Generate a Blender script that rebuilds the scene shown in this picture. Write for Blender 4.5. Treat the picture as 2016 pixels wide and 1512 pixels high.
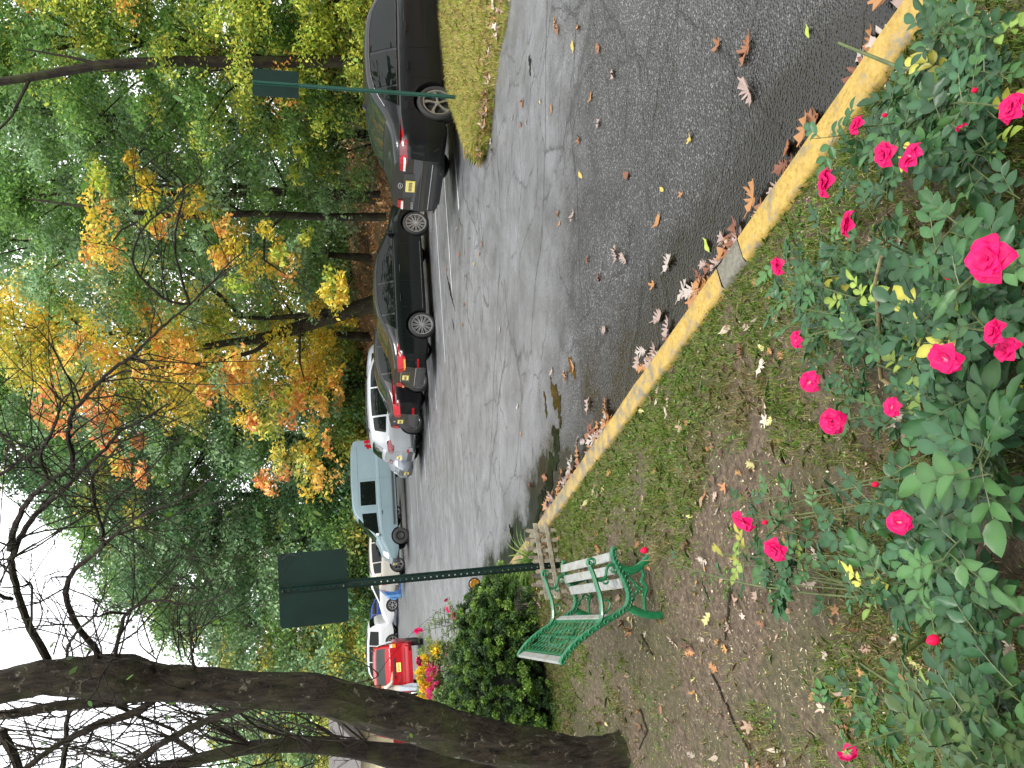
import bpy, bmesh, math, random
import numpy as np
from mathutils import Vector, Matrix
for o in list(bpy.data.objects): bpy.data.objects.remove(o)
SC = bpy.context.scene
R = math.radians
# ------------------------------------------------------------------ camera, world, sun, exposure
PF = 1512.0                      # focal length in pixels of the 2016x1512 photograph
PITCH = R(12.8); CAMZ = 2.1
CP, SP = math.cos(PITCH), math.sin(PITCH)
cd = bpy.data.cameras.new('camera'); cam = bpy.data.objects.new('camera', cd); SC.collection.objects.link(cam)
cd.sensor_fit = 'HORIZONTAL'; cd.sensor_width = 36.0; cd.lens = 36.0*PF/2016.0
cd.clip_start = 0.05; cd.clip_end = 2000
Rt = Vector((1,0,0)); Fw = Vector((0,CP,-SP)); Up = Vector((0,SP,CP))
m = Matrix.Identity(4)           # the phone was held upright but the picture is stored on its side
for i in range(3):
    m[i][0] = -Up[i]; m[i][1] = Rt[i]; m[i][2] = -Fw[i]
m[2][3] = CAMZ
cam.matrix_world = m
SC.camera = cam
SUN_EL, SUN_AZ = R(50), R(150)
w = bpy.data.worlds.new("World"); SC.world = w; w.use_nodes = True
nt = w.node_tree; nt.nodes.clear()
out = nt.nodes.new('ShaderNodeOutputWorld'); bg = nt.nodes.new('ShaderNodeBackground')
sky = nt.nodes.new('ShaderNodeTexSky'); sky.sky_type = 'NISHITA'; sky.sun_disc = False
sky.sun_elevation = SUN_EL; sky.sun_rotation = SUN_AZ; sky.dust_density = 4; sky.air_density = 1.0
hsv = nt.nodes.new('ShaderNodeHueSaturation'); hsv.inputs['Saturation'].default_value = 0.12
mixw = nt.nodes.new('ShaderNodeMix'); mixw.data_type = 'RGBA'; mixw.inputs[0].default_value = 0.75
nz = nt.nodes.new('ShaderNodeTexNoise'); nz.inputs['Scale'].default_value = 1.6; nz.inputs['Detail'].default_value = 5
rp = nt.nodes.new('ShaderNodeValToRGB'); rp.color_ramp.elements[0].position = .3; rp.color_ramp.elements[1].position = .7
rp.color_ramp.elements[0].color = (9.6,9.9,10.4,1); rp.color_ramp.elements[1].color = (12.6,12.7,12.9,1)
tc = nt.nodes.new('ShaderNodeTexCoord')
nt.links.new(tc.outputs['Generated'], nz.inputs['Vector']); nt.links.new(nz.outputs['Fac'], rp.inputs[0])
nt.links.new(sky.outputs[0], hsv.inputs['Color']); nt.links.new(hsv.outputs[0], mixw.inputs[6]); nt.links.new(rp.outputs[0], mixw.inputs[7])
nt.links.new(mixw.outputs[2], bg.inputs[0]); bg.inputs[1].default_value = 0.11
nt.links.new(bg.outputs[0], out.inputs[0])
sl = bpy.data.lights.new('sun','SUN'); sl.energy = 1.4; sl.angle = R(14); sl.color = (1,.96,.9)
so = bpy.data.objects.new('sun', sl); SC.collection.objects.link(so)
sdir = Vector((math.sin(SUN_AZ)*math.cos(SUN_EL), math.cos(SUN_AZ)*math.cos(SUN_EL), math.sin(SUN_EL)))
so.rotation_euler = sdir.to_track_quat('Z','Y').to_euler()
SC.view_settings.view_transform = 'Standard'; SC.view_settings.look = 'None'
SC.view_settings.gamma = 1; SC.view_settings.exposure = 1.25
SC.render.resolution_x = 1024; SC.render.resolution_y = 768
# ------------------------------------------------------------------ helpers
col = SC.collection
def smooth01(t):
    t = np.clip(t,0,1); return t*t*(3-2*t)
GY = [-50,8,12.2,16,20,28,34,45,80,300]; GZ = [.1,.1,.10,-.15,-.36,-.58,-.73,-.92,-1.3,-2.0]
def G(x,y):
    x = np.asarray(x,float); y = np.asarray(y,float)
    g = (np.interp(y-1,GY,GZ)+np.interp(y,GY,GZ)+np.interp(y+1,GY,GZ))/3
    return g + .035*np.clip(x,-16,12)*smooth01((y-8)/8)
def ray(U,V):
    a = (U-756)/PF; b = (1008-V)/PF
    return (a, CP+b*SP, -SP+b*CP)
def at(U,V,zoff=0.0,fn=None):
    """ground point seen at upright pixel (U,V)"""
    fn = fn or G; r = ray(U,V); z = 0.1
    for _ in range(60):
        t = (z+zoff-CAMZ)/r[2]; x = r[0]*t; y = r[1]*t; z = .5*z+.5*float(fn(x,y))
    return Vector((x,y,z+zoff))
def pt(U,V,y):
    r = ray(U,V); t = y/r[1]; return Vector((r[0]*t,y,CAMZ+r[2]*t))
def ptz(U,V,z):
    r = ray(U,V); t = (z-CAMZ)/r[2]; return Vector((r[0]*t,r[1]*t,z))
def tag(o,label=None,cat=None,group=None,kind=None):
    if label: o['label'] = label
    if cat: o['category'] = cat
    if group: o['group'] = group
    if kind: o['kind'] = kind
    return o
def empty(name,loc=(0,0,0),rz=0,parent=None):
    o = bpy.data.objects.new(name,None); col.objects.link(o); o.location = loc; o.rotation_euler = (0,0,rz)
    o.empty_display_size = .1
    if parent: o.parent = parent
    return o
def link(name,me,parent=None):
    o = bpy.data.objects.new(name,me); col.objects.link(o)
    if parent: o.parent = parent
    return o
class MB:
    def __init__(s): s.v=[]; s.f=[]; s.sm=False
    def add(s,v,f):
        n=len(s.v); s.v += [tuple(p) for p in v]; s.f += [tuple(i+n for i in q) for q in f]
    def box(s,c,d,rot=None,taper=1.0):
        hx,hy,hz = d[0]/2,d[1]/2,d[2]/2; vs=[]
        for z,k in ((-hz,1),(hz,taper)):
            for x,y in ((-hx,-hy),(hx,-hy),(hx,hy),(-hx,hy)): vs.append(Vector((x*k,y*k,z)))
        if rot is not None: vs=[rot@p for p in vs]
        c=Vector(c); s.add([p+c for p in vs],[(3,2,1,0),(4,5,6,7),(0,1,5,4),(1,2,6,5),(2,3,7,6),(3,0,4,7)])
    def bar(s,a,b,wd,th,up=(0,0,1)):
        a=Vector(a); b=Vector(b); d=(b-a); L=d.length
        if L<1e-6: return
        d/=L; u=Vector(up); sd=d.cross(u)
        if sd.length<1e-4: sd=d.cross(Vector((1,0,0)))
        sd.normalize(); u=sd.cross(d)
        s.box((a+b)/2,(L,wd,th),Matrix((d,sd,u)).transposed())
    def tube(s,pts,rad,n=8,cap=True,flat=1.0,side=None):
        pts=[Vector(p) for p in pts]; m=len(pts)
        if not hasattr(rad,'__len__'): rad=[rad]*m
        t0=(pts[1]-pts[0]).normalized(); ref=Vector(side) if side else (Vector((0,0,1)) if abs(t0.z)<.9 else Vector((1,0,0)))
        vs=[]; fs=[]
        for i,p in enumerate(pts):
            t=(pts[min(i+1,m-1)]-pts[max(i-1,0)])
            t = t.normalized() if t.length>1e-9 else t0
            a=ref-t*ref.dot(t)
            if a.length<1e-4: a=t.orthogonal()
            a.normalize(); b=t.cross(a)
            if not side: ref=a
            for k in range(n):
                an=2*math.pi*k/n; vs.append(p+a*(math.cos(an)*rad[i]*flat)+b*(math.sin(an)*rad[i]))
        for i in range(m-1):
            for k in range(n):
                k2=(k+1)%n; fs.append((i*n+k,i*n+k2,(i+1)*n+k2,(i+1)*n+k))
        if cap: fs.append(tuple(range(n-1,-1,-1))); fs.append(tuple((m-1)*n+k for k in range(n)))
        s.add(vs,fs)
    def lathe(s,prof,n=24,axis='z',c=(0,0,0)):
        vs=[];fs=[]; m=len(prof); c=Vector(c)
        for k in range(n):
            a=2*math.pi*k/n
            for r,h in prof:
                p = (r*math.cos(a),r*math.sin(a),h) if axis=='z' else (r*math.cos(a),h,r*math.sin(a))
                vs.append(Vector(p)+c)
        for k in range(n):
            k2=(k+1)%n
            for i in range(m-1): fs.append((k*m+i,k2*m+i,k2*m+i+1,k*m+i+1))
        s.add(vs,fs)
    def prism(s,poly,h0,h1,fn=None):
        """poly of (a,b) extruded; fn maps (a,b,h) to a point"""
        fn = fn or (lambda a,b,h:(a,b,h)); n=len(poly)
        vs=[fn(a,b,h0) for a,b in poly]+[fn(a,b,h1) for a,b in poly]
        s.add(vs,[tuple(range(n-1,-1,-1)),tuple(range(n,2*n))]+[(i,(i+1)%n,n+(i+1)%n,n+i) for i in range(n)])
    def build(s,name,mt,parent=None,smooth=False):
        me=bpy.data.meshes.new(name); me.from_pydata(s.v,[],s.f); me.materials.append(mt)
        bm=bmesh.new(); bm.from_mesh(me); bmesh.ops.recalc_face_normals(bm,faces=bm.faces); bm.to_mesh(me); bm.free()
        if smooth or s.sm: shade(me)
        me.update(); return link(name,me,parent)
def shade(me,ang=40):
    me.polygons.foreach_set('use_smooth',[True]*len(me.polygons))
    try: me.set_sharp_from_angle(angle=R(ang))
    except Exception: pass
def npmesh(name,V,F,mt,cols=None,smooth=False,uv=None):
    """V (N,3), F (M,k) arrays, cols (N,3) point colours"""
    me=bpy.data.meshes.new(name); V=np.asarray(V,np.float32); F=np.asarray(F,np.int32); k=F.shape[1]
    me.vertices.add(len(V)); me.vertices.foreach_set('co',V.ravel())
    me.loops.add(F.size); me.loops.foreach_set('vertex_index',F.ravel())
    me.polygons.add(len(F)); me.polygons.foreach_set('loop_start',np.arange(0,F.size,k,dtype=np.int32))
    me.polygons.foreach_set('loop_total',np.full(len(F),k,np.int32))
    if smooth: me.polygons.foreach_set('use_smooth',np.ones(len(F),bool))
    me.update(calc_edges=True)
    if cols is not None:
        a=me.color_attributes.new('col','FLOAT_COLOR','POINT'); c=np.ones((len(V),4),np.float32); c[:,:3]=cols
        a.data.foreach_set('color',c.ravel())
    me.materials.append(mt); return me
# ------------------------------------------------------------------ materials
def newmat(name):
    mt=bpy.data.materials.new(name); mt.use_nodes=True; n=mt.node_tree
    return mt,n,n.nodes['Principled BSDF']
def N(n,t,**k):
    o=n.nodes.new(t)
    for a,b in k.items():
        if a in o.inputs: o.inputs[a].default_value=b
        else: setattr(o,a,b)
    return o
def setp(b,rough=.5,metal=0,spec=.5,coat=0,coatr=.03):
    b.inputs['Roughness'].default_value=rough; b.inputs['Metallic'].default_value=metal
    b.inputs['Specular IOR Level'].default_value=spec
    b.inputs['Coat Weight'].default_value=coat; b.inputs['Coat Roughness'].default_value=coatr
def ramp(n,fac,stops):
    r=n.nodes.new('ShaderNodeValToRGB'); e=r.color_ramp.elements
    while len(e)<len(stops): e.new(.5)
    for i,(p,c) in enumerate(stops): e[i].position=p; e[i].color=(*c,1)
    n.links.new(fac,r.inputs[0]); return r.outputs[0]
def pos(n):
    return N(n,'ShaderNodeNewGeometry').outputs['Position']
def noise(n,vec,scale,detail=4,rough=.55,dist=0):
    o=N(n,'ShaderNodeTexNoise'); o.inputs['Scale'].default_value=scale; o.inputs['Detail'].default_value=detail
    o.inputs['Roughness'].default_value=rough; o.inputs['Distortion'].default_value=dist
    n.links.new(vec,o.inputs['Vector']); return o.outputs['Fac']
def mix(n,f,a,b,mode='MIX'):
    o=n.nodes.new('ShaderNodeMix'); o.data_type='RGBA'; o.blend_type=mode
    for s,v in ((0,f),(6,a),(7,b)):
        if isinstance(v,(int,float)): o.inputs[s].default_value=v
        elif isinstance(v,tuple): o.inputs[s].default_value=(*v,1)
        else: n.links.new(v,o.inputs[s])
    return o.outputs[2]
def math_(n,op,a,b=None,c=None,clamp=False):
    o=n.nodes.new('ShaderNodeMath'); o.operation=op; o.use_clamp=clamp
    for s,v in enumerate((a,b,c)):
        if v is None: continue
        if isinstance(v,(int,float)): o.inputs[s].default_value=v
        else: n.links.new(v,o.inputs[s])
    return o.outputs[0]
def bump(n,b,h,strength=.3,dist=.01):
    o=n.nodes.new('ShaderNodeBump'); o.inputs['Strength'].default_value=strength; o.inputs['Distance'].default_value=dist
    n.links.new(h,o.inputs['Height']); n.links.new(o.outputs[0],b.inputs['Normal']); return o
_MC={}
def mat(name,c,rough=.5,metal=0,spec=.5,coat=0,var=.12,scale=8,bmp=0,coord='obj'):
    if name in _MC: return _MC[name]
    mt,n,b=newmat(name); setp(b,rough,metal,spec,coat)
    tcn=N(n,'ShaderNodeTexCoord').outputs['Object']
    f=noise(n,tcn,scale,5)
    k0=tuple(max(0,v*(1-var)) for v in c); k1=tuple(min(1,v*(1+var)) for v in c)
    n.links.new(ramp(n,f,[(.3,k0),(.7,k1)]),b.inputs['Base Color'])
    if bmp: bump(n,b,f,bmp,.01)
    _MC[name]=mt; return mt
def leafmat(name,rough=.5,trans=.3,spec=.35):
    mt,n,b=newmat(name); setp(b,rough,0,spec)
    a=N(n,'ShaderNodeVertexColor'); a.layer_name='col'
    n.links.new(a.outputs[0],b.inputs['Base Color'])
    t=N(n,'ShaderNodeBsdfTranslucent'); n.links.new(a.outputs[0],t.inputs[0])
    mx=N(n,'ShaderNodeMixShader'); mx.inputs[0].default_value=trans
    n.links.new(b.outputs[0],mx.inputs[1]); n.links.new(t.outputs[0],mx.inputs[2])
    n.links.new(mx.outputs[0],n.nodes['Material Output'].inputs[0]); return mt
LEAF=leafmat('foliage',.5,.42,.4); ROSELEAF=leafmat('rose_leaf',.38,.15,.38); LITTER=leafmat('dead_leaf',.5,.1,.4); GRASS=leafmat('grass_blade',.5,.4,.3)
PETAL=leafmat('petal',.5,.3,.25)
def bark(name,c0,c1,lichen=0.0,scale=9):
    mt,n,b=newmat(name); setp(b,.85,0,.25)
    p=pos(n); mp=N(n,'ShaderNodeMapping'); mp.inputs['Scale'].default_value=(1,1,.22); n.links.new(p,mp.inputs[0])
    f=noise(n,mp.outputs[0],scale*3,7,.65,.4)
    c=ramp(n,f,[(.35,c0),(.65,c1)])
    g=noise(n,p,3.2,3); c=mix(n,ramp(n,g,[(.45,(0,0,0)),(.62,(.7,.7,.7))]),c,(.045,.050,.016))
    if lichen:
        l=noise(n,p,14,5,.65,.8); c=mix(n,ramp(n,l,[(.60,(0,0,0)),(.65,(lichen,)*3)]),c,(.23,.21,.16))
    n.links.new(c,b.inputs['Base Color']); bump(n,b,f,1.0,.06); return mt
BARK=bark('old_bark',(.008,.006,.004),(.055,.043,.030),.7,10)
BARKF=bark('forest_bark',(.008,.006,.005),(.035,.025,.018),0)
TWIG=bark('twig_bark',(.02,.014,.011),(.07,.052,.04),0,30)
# ------------------------------------------------------------------ terrain
KN=[(5.5,-5.6),(3.5,-1.85),(1.305,2.25),(-1.39,7.24),(-3.08,10.4),(-3.65,11.4),(-4.5,12.1),(-7,13),(-60,30)]
EN=[(15.9,-10),(12.2,1.5),(9.6,10.5),(8.3,14.2),(6.6,19.5),(4.9,24.6),(1.6,34.4),(-3,48),(-60,75)]
ED=[(.95,.31)]*7+[(.7,.7),(.45,.89)]
KN=np.array(KN); EN=np.array(EN); ED=np.array(ED,float)
NU=len(KN)
def K(u): return np.stack([np.interp(u,np.arange(NU),KN[:,0]),np.interp(u,np.arange(NU),KN[:,1])],-1)
def E(u): return np.stack([np.interp(u,np.arange(NU),EN[:,0]),np.interp(u,np.arange(NU),EN[:,1])],-1)
US=np.concatenate([np.linspace(0,2,14)[:-1],np.linspace(2,3,26)[:-1],np.linspace(3,4,18)[:-1],np.linspace(4,7,18)[:-1],np.linspace(7,8,12)])
def kdist(x,y):
    """signed distance to the kerb line: positive on the lot side"""
    x=np.asarray(x,float); y=np.asarray(y,float); best=np.full(x.shape,1e9); sg=np.ones(x.shape)
    for i in range(NU-1):
        a=KN[i]; b=KN[i+1]; d=b-a; L=np.hypot(*d); d=d/L
        t=np.clip((x-a[0])*d[0]+(y-a[1])*d[1],0,L); dx=x-a[0]-t*d[0]; dy=y-a[1]-t*d[1]; r=np.hypot(dx,dy)
        cr=-(d[0]*(y-a[1])-d[1]*(x-a[0])); k=r<best; best=np.where(k,r,best); sg=np.where(k,np.sign(cr),sg)
    return best*sg
def Lz(x,y):
    x=np.asarray(x,float); y=np.asarray(y,float); d=np.clip(-kdist(x,y),0,50)
    z=G(x,y)+.10-.20*smooth01(d/2.6)*smooth01((-x-.2)/2.2)
    z=z+.20*smooth01((2.6-y)/2.2)*smooth01(d/1.2)
    return z+.012*np.sin(x*3.1+y*2.3)*np.cos(y*2.7-x)*smooth01(d*3)
def grid(name,rows,mt,kind='structure',attr=None,smooth=True):
    A=np.array(rows); nu,nv=A.shape[:2]; idx=np.arange(nu*nv).reshape(nu,nv)
    F=np.stack([idx[:-1,:-1],idx[1:,:-1],idx[1:,1:],idx[:-1,1:]],-1).reshape(-1,4)
    me=npmesh(name,A.reshape(-1,3),F,mt,attr,smooth)
    bm=bmesh.new(); bm.from_mesh(me); bmesh.ops.recalc_face_normals(bm,faces=bm.faces)
    if sum(f.normal.z for f in bm.faces)<0: bmesh.ops.reverse_faces(bm,faces=bm.faces)
    bm.to_mesh(me); bm.free()
    o=link(name,me); tag(o,kind=kind); return o
# asphalt
def asphalt():
    mt,n,b=newmat('wet_asphalt'); p=pos(n)
    a=N(n,'ShaderNodeVertexColor'); a.layer_name='col'
    sep=N(n,'ShaderNodeSeparateColor'); n.links.new(a.outputs[0],sep.inputs[0]); kd=sep.outputs[0]   # distance from kerb /10
    sx=N(n,'ShaderNodeSeparateXYZ'); n.links.new(p,sx.inputs[0])
    mid=noise(n,p,2.6,5,.65); big=noise(n,p,.5,4,.6)
    vo=N(n,'ShaderNodeTexVoronoi'); vo.inputs['Scale'].default_value=70; n.links.new(p,vo.inputs['Vector'])
    v2=N(n,'ShaderNodeTexVoronoi'); v2.inputs['Scale'].default_value=150; n.links.new(p,v2.inputs['Vector'])
    cell=N(n,'ShaderNodeSeparateColor'); n.links.new(vo.outputs['Color'],cell.inputs[0])
    g=ramp(n,cell.outputs[0],[(0,(.022,.021,.020)),(.45,(.05,.049,.047)),(.8,(.13,.127,.122)),(1,(.32,.315,.30))])
    gaps=ramp(n,vo.outputs['Distance'],[(.30,(1,1,1)),(.62,(.08,.08,.08))])
    near=mix(n,1.0,g,gaps,'MULTIPLY'); near=mix(n,.30,near,ramp(n,v2.outputs['Distance'],[(.2,(.12,.118,.115)),(.6,(.008,.008,.008))]))
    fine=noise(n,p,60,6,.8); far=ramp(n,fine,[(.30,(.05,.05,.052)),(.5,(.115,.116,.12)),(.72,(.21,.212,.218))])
    # the coarse strip along the kerb meets the older smooth paving at a ragged seam
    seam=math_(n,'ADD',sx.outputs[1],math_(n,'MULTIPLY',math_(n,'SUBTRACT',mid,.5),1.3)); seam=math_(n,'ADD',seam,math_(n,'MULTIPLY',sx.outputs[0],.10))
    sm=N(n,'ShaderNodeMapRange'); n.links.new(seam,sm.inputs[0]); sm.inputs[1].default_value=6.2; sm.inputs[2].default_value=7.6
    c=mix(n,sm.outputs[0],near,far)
    c=mix(n,1.0,c,ramp(n,big,[(.35,(.72,.72,.72)),(.65,(1.15,1.15,1.17))]),'MULTIPLY')
    c=mix(n,1.0,c,ramp(n,mid,[(.35,(.8,.8,.79)),(.65,(1.15,1.15,1.15))]),'MULTIPLY')
    def cracks(rot,sc,scale,w,dist,mlo,mhi,mscale):
        mp=N(n,'ShaderNodeMapping'); mp.inputs['Rotation'].default_value=(0,0,R(rot)); mp.inputs['Scale'].default_value=sc; n.links.new(p,mp.inputs[0])
        nv=N(n,'ShaderNodeTexNoise'); nv.inputs['Scale'].default_value=3.2; nv.inputs['Detail'].default_value=6; nv.inputs['Roughness'].default_value=.7; n.links.new(mp.outputs[0],nv.inputs['Vector'])
        va=N(n,'ShaderNodeVectorMath',operation='MULTIPLY_ADD'); n.links.new(nv.outputs['Color'],va.inputs[0]); va.inputs[1].default_value=(dist,dist,0); n.links.new(mp.outputs[0],va.inputs[2])
        cr=N(n,'ShaderNodeTexVoronoi',feature='DISTANCE_TO_EDGE'); cr.inputs['Scale'].default_value=scale; n.links.new(va.outputs[0],cr.inputs['Vector'])
        k=ramp(n,cr.outputs['Distance'],[(.0,(1,1,1)),(w,(0,0,0))]); cm=noise(n,p,mscale,3)
        return math_(n,'MULTIPLY',k,ramp(n,cm,[(mlo,(0,0,0)),(mhi,(1,1,1))]))
    k1=cracks(-20,(.40,1.0,1),.62,.010,.30,.40,.48,.7); k2=cracks(15,(.55,1,1),1.9,.018,.22,.50,.56,.5); k3=cracks(70,(.8,1,1),.9,.012,.3,.47,.52,1.1)
    crk=math_(n,'MAXIMUM',math_(n,'MAXIMUM',k1,k2),k3)
    c=mix(n,math_(n,'MULTIPLY',crk,.88),c,(.006,.006,.006))
    wn=noise(n,p,1.3,5,.65)
    wet=math_(n,'SUBTRACT',math_(n,'MULTIPLY',wn,.22),kd); wet=ramp(n,math_(n,'ADD',math_(n,'MULTIPLY',wet,22),-.55),[(0,(0,0,0)),(1,(1,1,1))])
    c=mix(n,math_(n,'MULTIPLY',wet,.93),c,(.009,.0075,.005)); spc=math_(n,'SUBTRACT',.7,math_(n,'MULTIPLY',wet,.42)); n.links.new(spc,b.inputs['Specular IOR Level'])
    damp=ramp(n,noise(n,p,.9,5,.7),[(.54,(0,0,0)),(.64,(.5,.5,.5))]); c=mix(n,damp,c,mix(n,1.0,c,(.45,.45,.45),'MULTIPLY'))
    n.links.new(c,b.inputs['Base Color'])
    r=mix(n,wet,ramp(n,mid,[(.3,(.30,)*3),(.7,(.50,)*3)]),(.12,)*3); n.links.new(r,b.inputs['Roughness'])
    h=math_(n,'MULTIPLY',vo.outputs['Distance'],-1.0); h=math_(n,'ADD',h,math_(n,'MULTIPLY',cell.outputs[1],.5)); h=math_(n,'SUBTRACT',h,math_(n,'MULTIPLY',crk,1.2))
    bp=bump(n,b,h,1.0,.010)
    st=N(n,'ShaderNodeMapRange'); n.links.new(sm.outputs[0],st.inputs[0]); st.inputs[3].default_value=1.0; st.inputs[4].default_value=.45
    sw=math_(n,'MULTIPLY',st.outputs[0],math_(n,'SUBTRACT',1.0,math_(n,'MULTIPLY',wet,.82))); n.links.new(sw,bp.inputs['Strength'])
    return mt
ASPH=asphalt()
ws=np.concatenate([np.linspace(0,.12,8)[:-1],np.linspace(.12,1,40)])
P=K(US)[:,None,:]*(1-ws[None,:,None])+E(US)[:,None,:]*ws[None,:,None]
zz=G(P[...,0],P[...,1]); kd=np.abs(kdist(P[...,0],P[...,1]))
C=np.zeros(P.shape[:2]+(3,)); C[...,0]=kd/10
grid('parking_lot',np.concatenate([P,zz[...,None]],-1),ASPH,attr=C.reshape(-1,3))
# lawn / earth
def earth():
    mt,n,b=newmat('lawn_earth'); p=pos(n); setp(b,.8,0,.3)
    f=noise(n,p,26,8,.7); g=noise(n,p,1.3,5,.6); s=noise(n,p,90,4,.7)
    c=ramp(n,f,[(.3,(.055,.038,.025)),(.5,(.16,.115,.077)),(.7,(.30,.23,.155))])
    c=mix(n,ramp(n,g,[(.44,(0,0,0)),(.58,(.5,.5,.5))]),c,ramp(n,s,[(.35,(.035,.05,.012)),(.65,(.13,.15,.045))]))
    n.links.new(c,b.inputs['Base Color']); bump(n,b,math_(n,'ADD',f,math_(n,'MULTIPLY',s,.6)),1.0,.045); return mt
EARTH=earth()
vs_=np.concatenate([[.02,.1,.2],np.linspace(.3,9,60),np.linspace(10,60,14)])
Pk=K(US)[:,None,:]+vs_[None,:,None]*np.array([-.72,-.69])
Z=Lz(Pk[...,0],Pk[...,1]); Z[:,0]=Z[:,0]-.0
grid('lawn',np.concatenate([Pk,Z[...,None]],-1),EARTH)
# bank behind the cars covered with leaf litter
def bankz(x,y,v):
    return G(x,y)+.12*smooth01(v/.15)+1.9*smooth01(v/9.0)*1.05+.05*np.sin(x*1.3)*np.cos(y*1.7)*smooth01(v)+np.clip(v-9,0,60)*.02
def bankm():
    mt,n,b=newmat('bank_leaf_litter'); p=pos(n); setp(b,.75,0,.3)
    f=noise(n,p,14,7,.7); g=noise(n,p,.8,4)
    c=ramp(n,f,[(.3,(.03,.018,.01)),(.46,(.14,.07,.03)),(.58,(.30,.15,.06)),(.7,(.36,.25,.12))])
    c=mix(n,ramp(n,g,[(.42,(0,0,0)),(.6,(.8,.8,.8))]),c,(.05,.045,.02)); n.links.new(c,b.inputs['Base Color']); bump(n,b,f,.8,.05); return mt
bv=np.concatenate([[0,.05,.15],np.linspace(.4,12,24),np.linspace(14,150,16)])
edn=np.stack([np.interp(US,np.arange(NU),ED[:,0]),np.interp(US,np.arange(NU),ED[:,1])],-1)
Pb=E(US)[:,None,:]+bv[None,:,None]*edn[:,None,:]
Zb=bankz(Pb[...,0],Pb[...,1],bv[None,:]); Zb[:,0]-=.03
grid('bank',np.concatenate([Pb,Zb[...,None]],-1),bankm())
# wide base ground reaching the horizon
gx=np.concatenate([-np.geomspace(900,8,14),np.linspace(-6,6,5),np.geomspace(8,900,14)])
GXX,GYY=np.meshgrid(gx,gx+20,indexing='ij'); grid('ground',np.stack([GXX,GYY,G(GXX,GYY)-.9-.0*GXX],-1),mat('far_ground',(.05,.06,.025),.9,scale=.2,var=.3))
# kerb
def kerbm(yellow):
    mt,n,b=newmat('kerb_yellow' if yellow else 'kerb_concrete'); p=pos(n); setp(b,.55,0,.4)
    f=noise(n,p,45,7,.75); g=noise(n,p,9,6,.7); conc=ramp(n,f,[(.3,(.07,.066,.05)),(.7,(.20,.185,.14))])
    if yellow:
        a=N(n,'ShaderNodeVertexColor'); a.layer_name='col'
        sep=N(n,'ShaderNodeSeparateColor'); n.links.new(a.outputs[0],sep.inputs[0])
        ye=ramp(n,f,[(.3,(.20,.12,.02)),(.5,(.38,.25,.05)),(.75,(.48,.34,.10))])
        wv=math_(n,'ADD',math_(n,'MULTIPLY',g,.6),math_(n,'MULTIPLY',f,.4)); wv=math_(n,'ADD',wv,sep.outputs[0])
        c=mix(n,ramp(n,wv,[(.49,(0,0,0)),(.60,(1,1,1))]),ye,conc)
    else: c=conc
    n.links.new(c,b.inputs['Base Color']); bump(n,b,f,.5,.006); return mt
KY=kerbm(True); KC=kerbm(False)
def kerb_piece(u0,u1,mt,wear,n):
    us=np.linspace(u0,u1,n); p=K(us); t=np.gradient(p,axis=0); t/=np.linalg.norm(t,axis=1)[:,None]
    nr=np.stack([t[:,1],-t[:,0]],-1)            # towards the lot
    sec=[(.005,-.25),(.004,.10),(-.004,.125),(-.02,.137),(-.13,.137),(-.147,.125),(-.152,.05),(-.152,-.25)]
    rng=np.random.RandomState(int(u0*100)); rows=[]
    for i in range(n):
        g=float(G(*p[i])); rows.append([(p[i,0]+nr[i,0]*a,p[i,1]+nr[i,1]*a,g+h) for a,h in sec])
    A=np.array(rows); A+=rng.normal(0,.0015,A.shape); C=np.zeros((A.shape[0]*A.shape[1],3)); C[:,0]=np.repeat(np.interp(us,[2,3,3.6,4.3],wear),len(sec))
    o=grid('kerb',A,mt,attr=C,smooth=False); shade(o.data,60)
    return o
# u of the bare gap
def u_at(V,U):
    g=at(U,V,.12); us=np.linspace(2,4,400); d=np.hypot(K(us)[:,0]-g.x,K(us)[:,1]-g.y); return float(us[np.argmin(d)])
ua,ub=u_at(1470,1000),u_at(1428,948)
kerb_piece(0.2,ua,KY,[-.02,.0,0,0],40); kerb_piece(ua+.001,ub,KC,[0]*4,6); kerb_piece(ub+.001,3.06,KY,[-.04,.07,.1,.1],40); kerb_piece(3.07,4.6,KY,[.0,.05,.0,.1],20); kerb_piece(4.61,7.9,KC,[0]*4,30)
# puddles
def puddle(line,mt,wmax=.16,zo=.005):
    """long irregular puddle along a centre line given in picture points"""
    P=[at(u,v,zo) for u,v in line]; rs=np.random.RandomState(int(line[0][0])); n=46; k=len(P)-1
    ph=rs.uniform(0,6,6); L=[];Rr_=[]
    for i in range(n):
        t=i/(n-1); q=t*k; j=min(int(q),k-1); c=P[j].lerp(P[j+1],q-j); d=(P[j+1]-P[j]).normalized(); s_=Vector((-d.y,d.x,0))
        f=math.sin(math.pi*t)**.55
        for A,sg,o in ((L,1,0),(Rr_,-1,3)):
            w=wmax*f*(.55+.30*math.sin(t*9+ph[o])+.22*math.sin(t*23+ph[o+1])+.14*math.sin(t*51+ph[o+2])+rs.uniform(-.06,.06)); w=max(w,.004); x=c+s_*sg*w; A.append((x.x,x.y,float(G(x.x,x.y))+zo))
    mb=MB(); mb.add(L+Rr_,[(i,i+1,n+i+1,n+i) for i in range(n-1)])
    o=mb.build('puddle',mt); tag(o,kind='structure'); return o
def puddlem(name,c):
    mt,n,b=newmat(name); setp(b,.06,0,.5); p=pos(n); f=noise(n,p,8,5)
    n.links.new(ramp(n,f,[(.35,tuple(v*.4 for v in c)),(.65,c)]),b.inputs['Base Color']); bump(n,b,noise(n,p,5,3),.08,.01); return mt
PM=puddlem('puddle_dark',(.016,.014,.009)); PM2=puddlem('puddle_brown',(.06,.035,.012))
puddle([(770,1082),(735,1092),(700,1101),(668,1104)],PM,.13)
puddle([(676,1088),(640,1094),(600,1092),(562,1080),(545,1074)],PM,.20)
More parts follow.
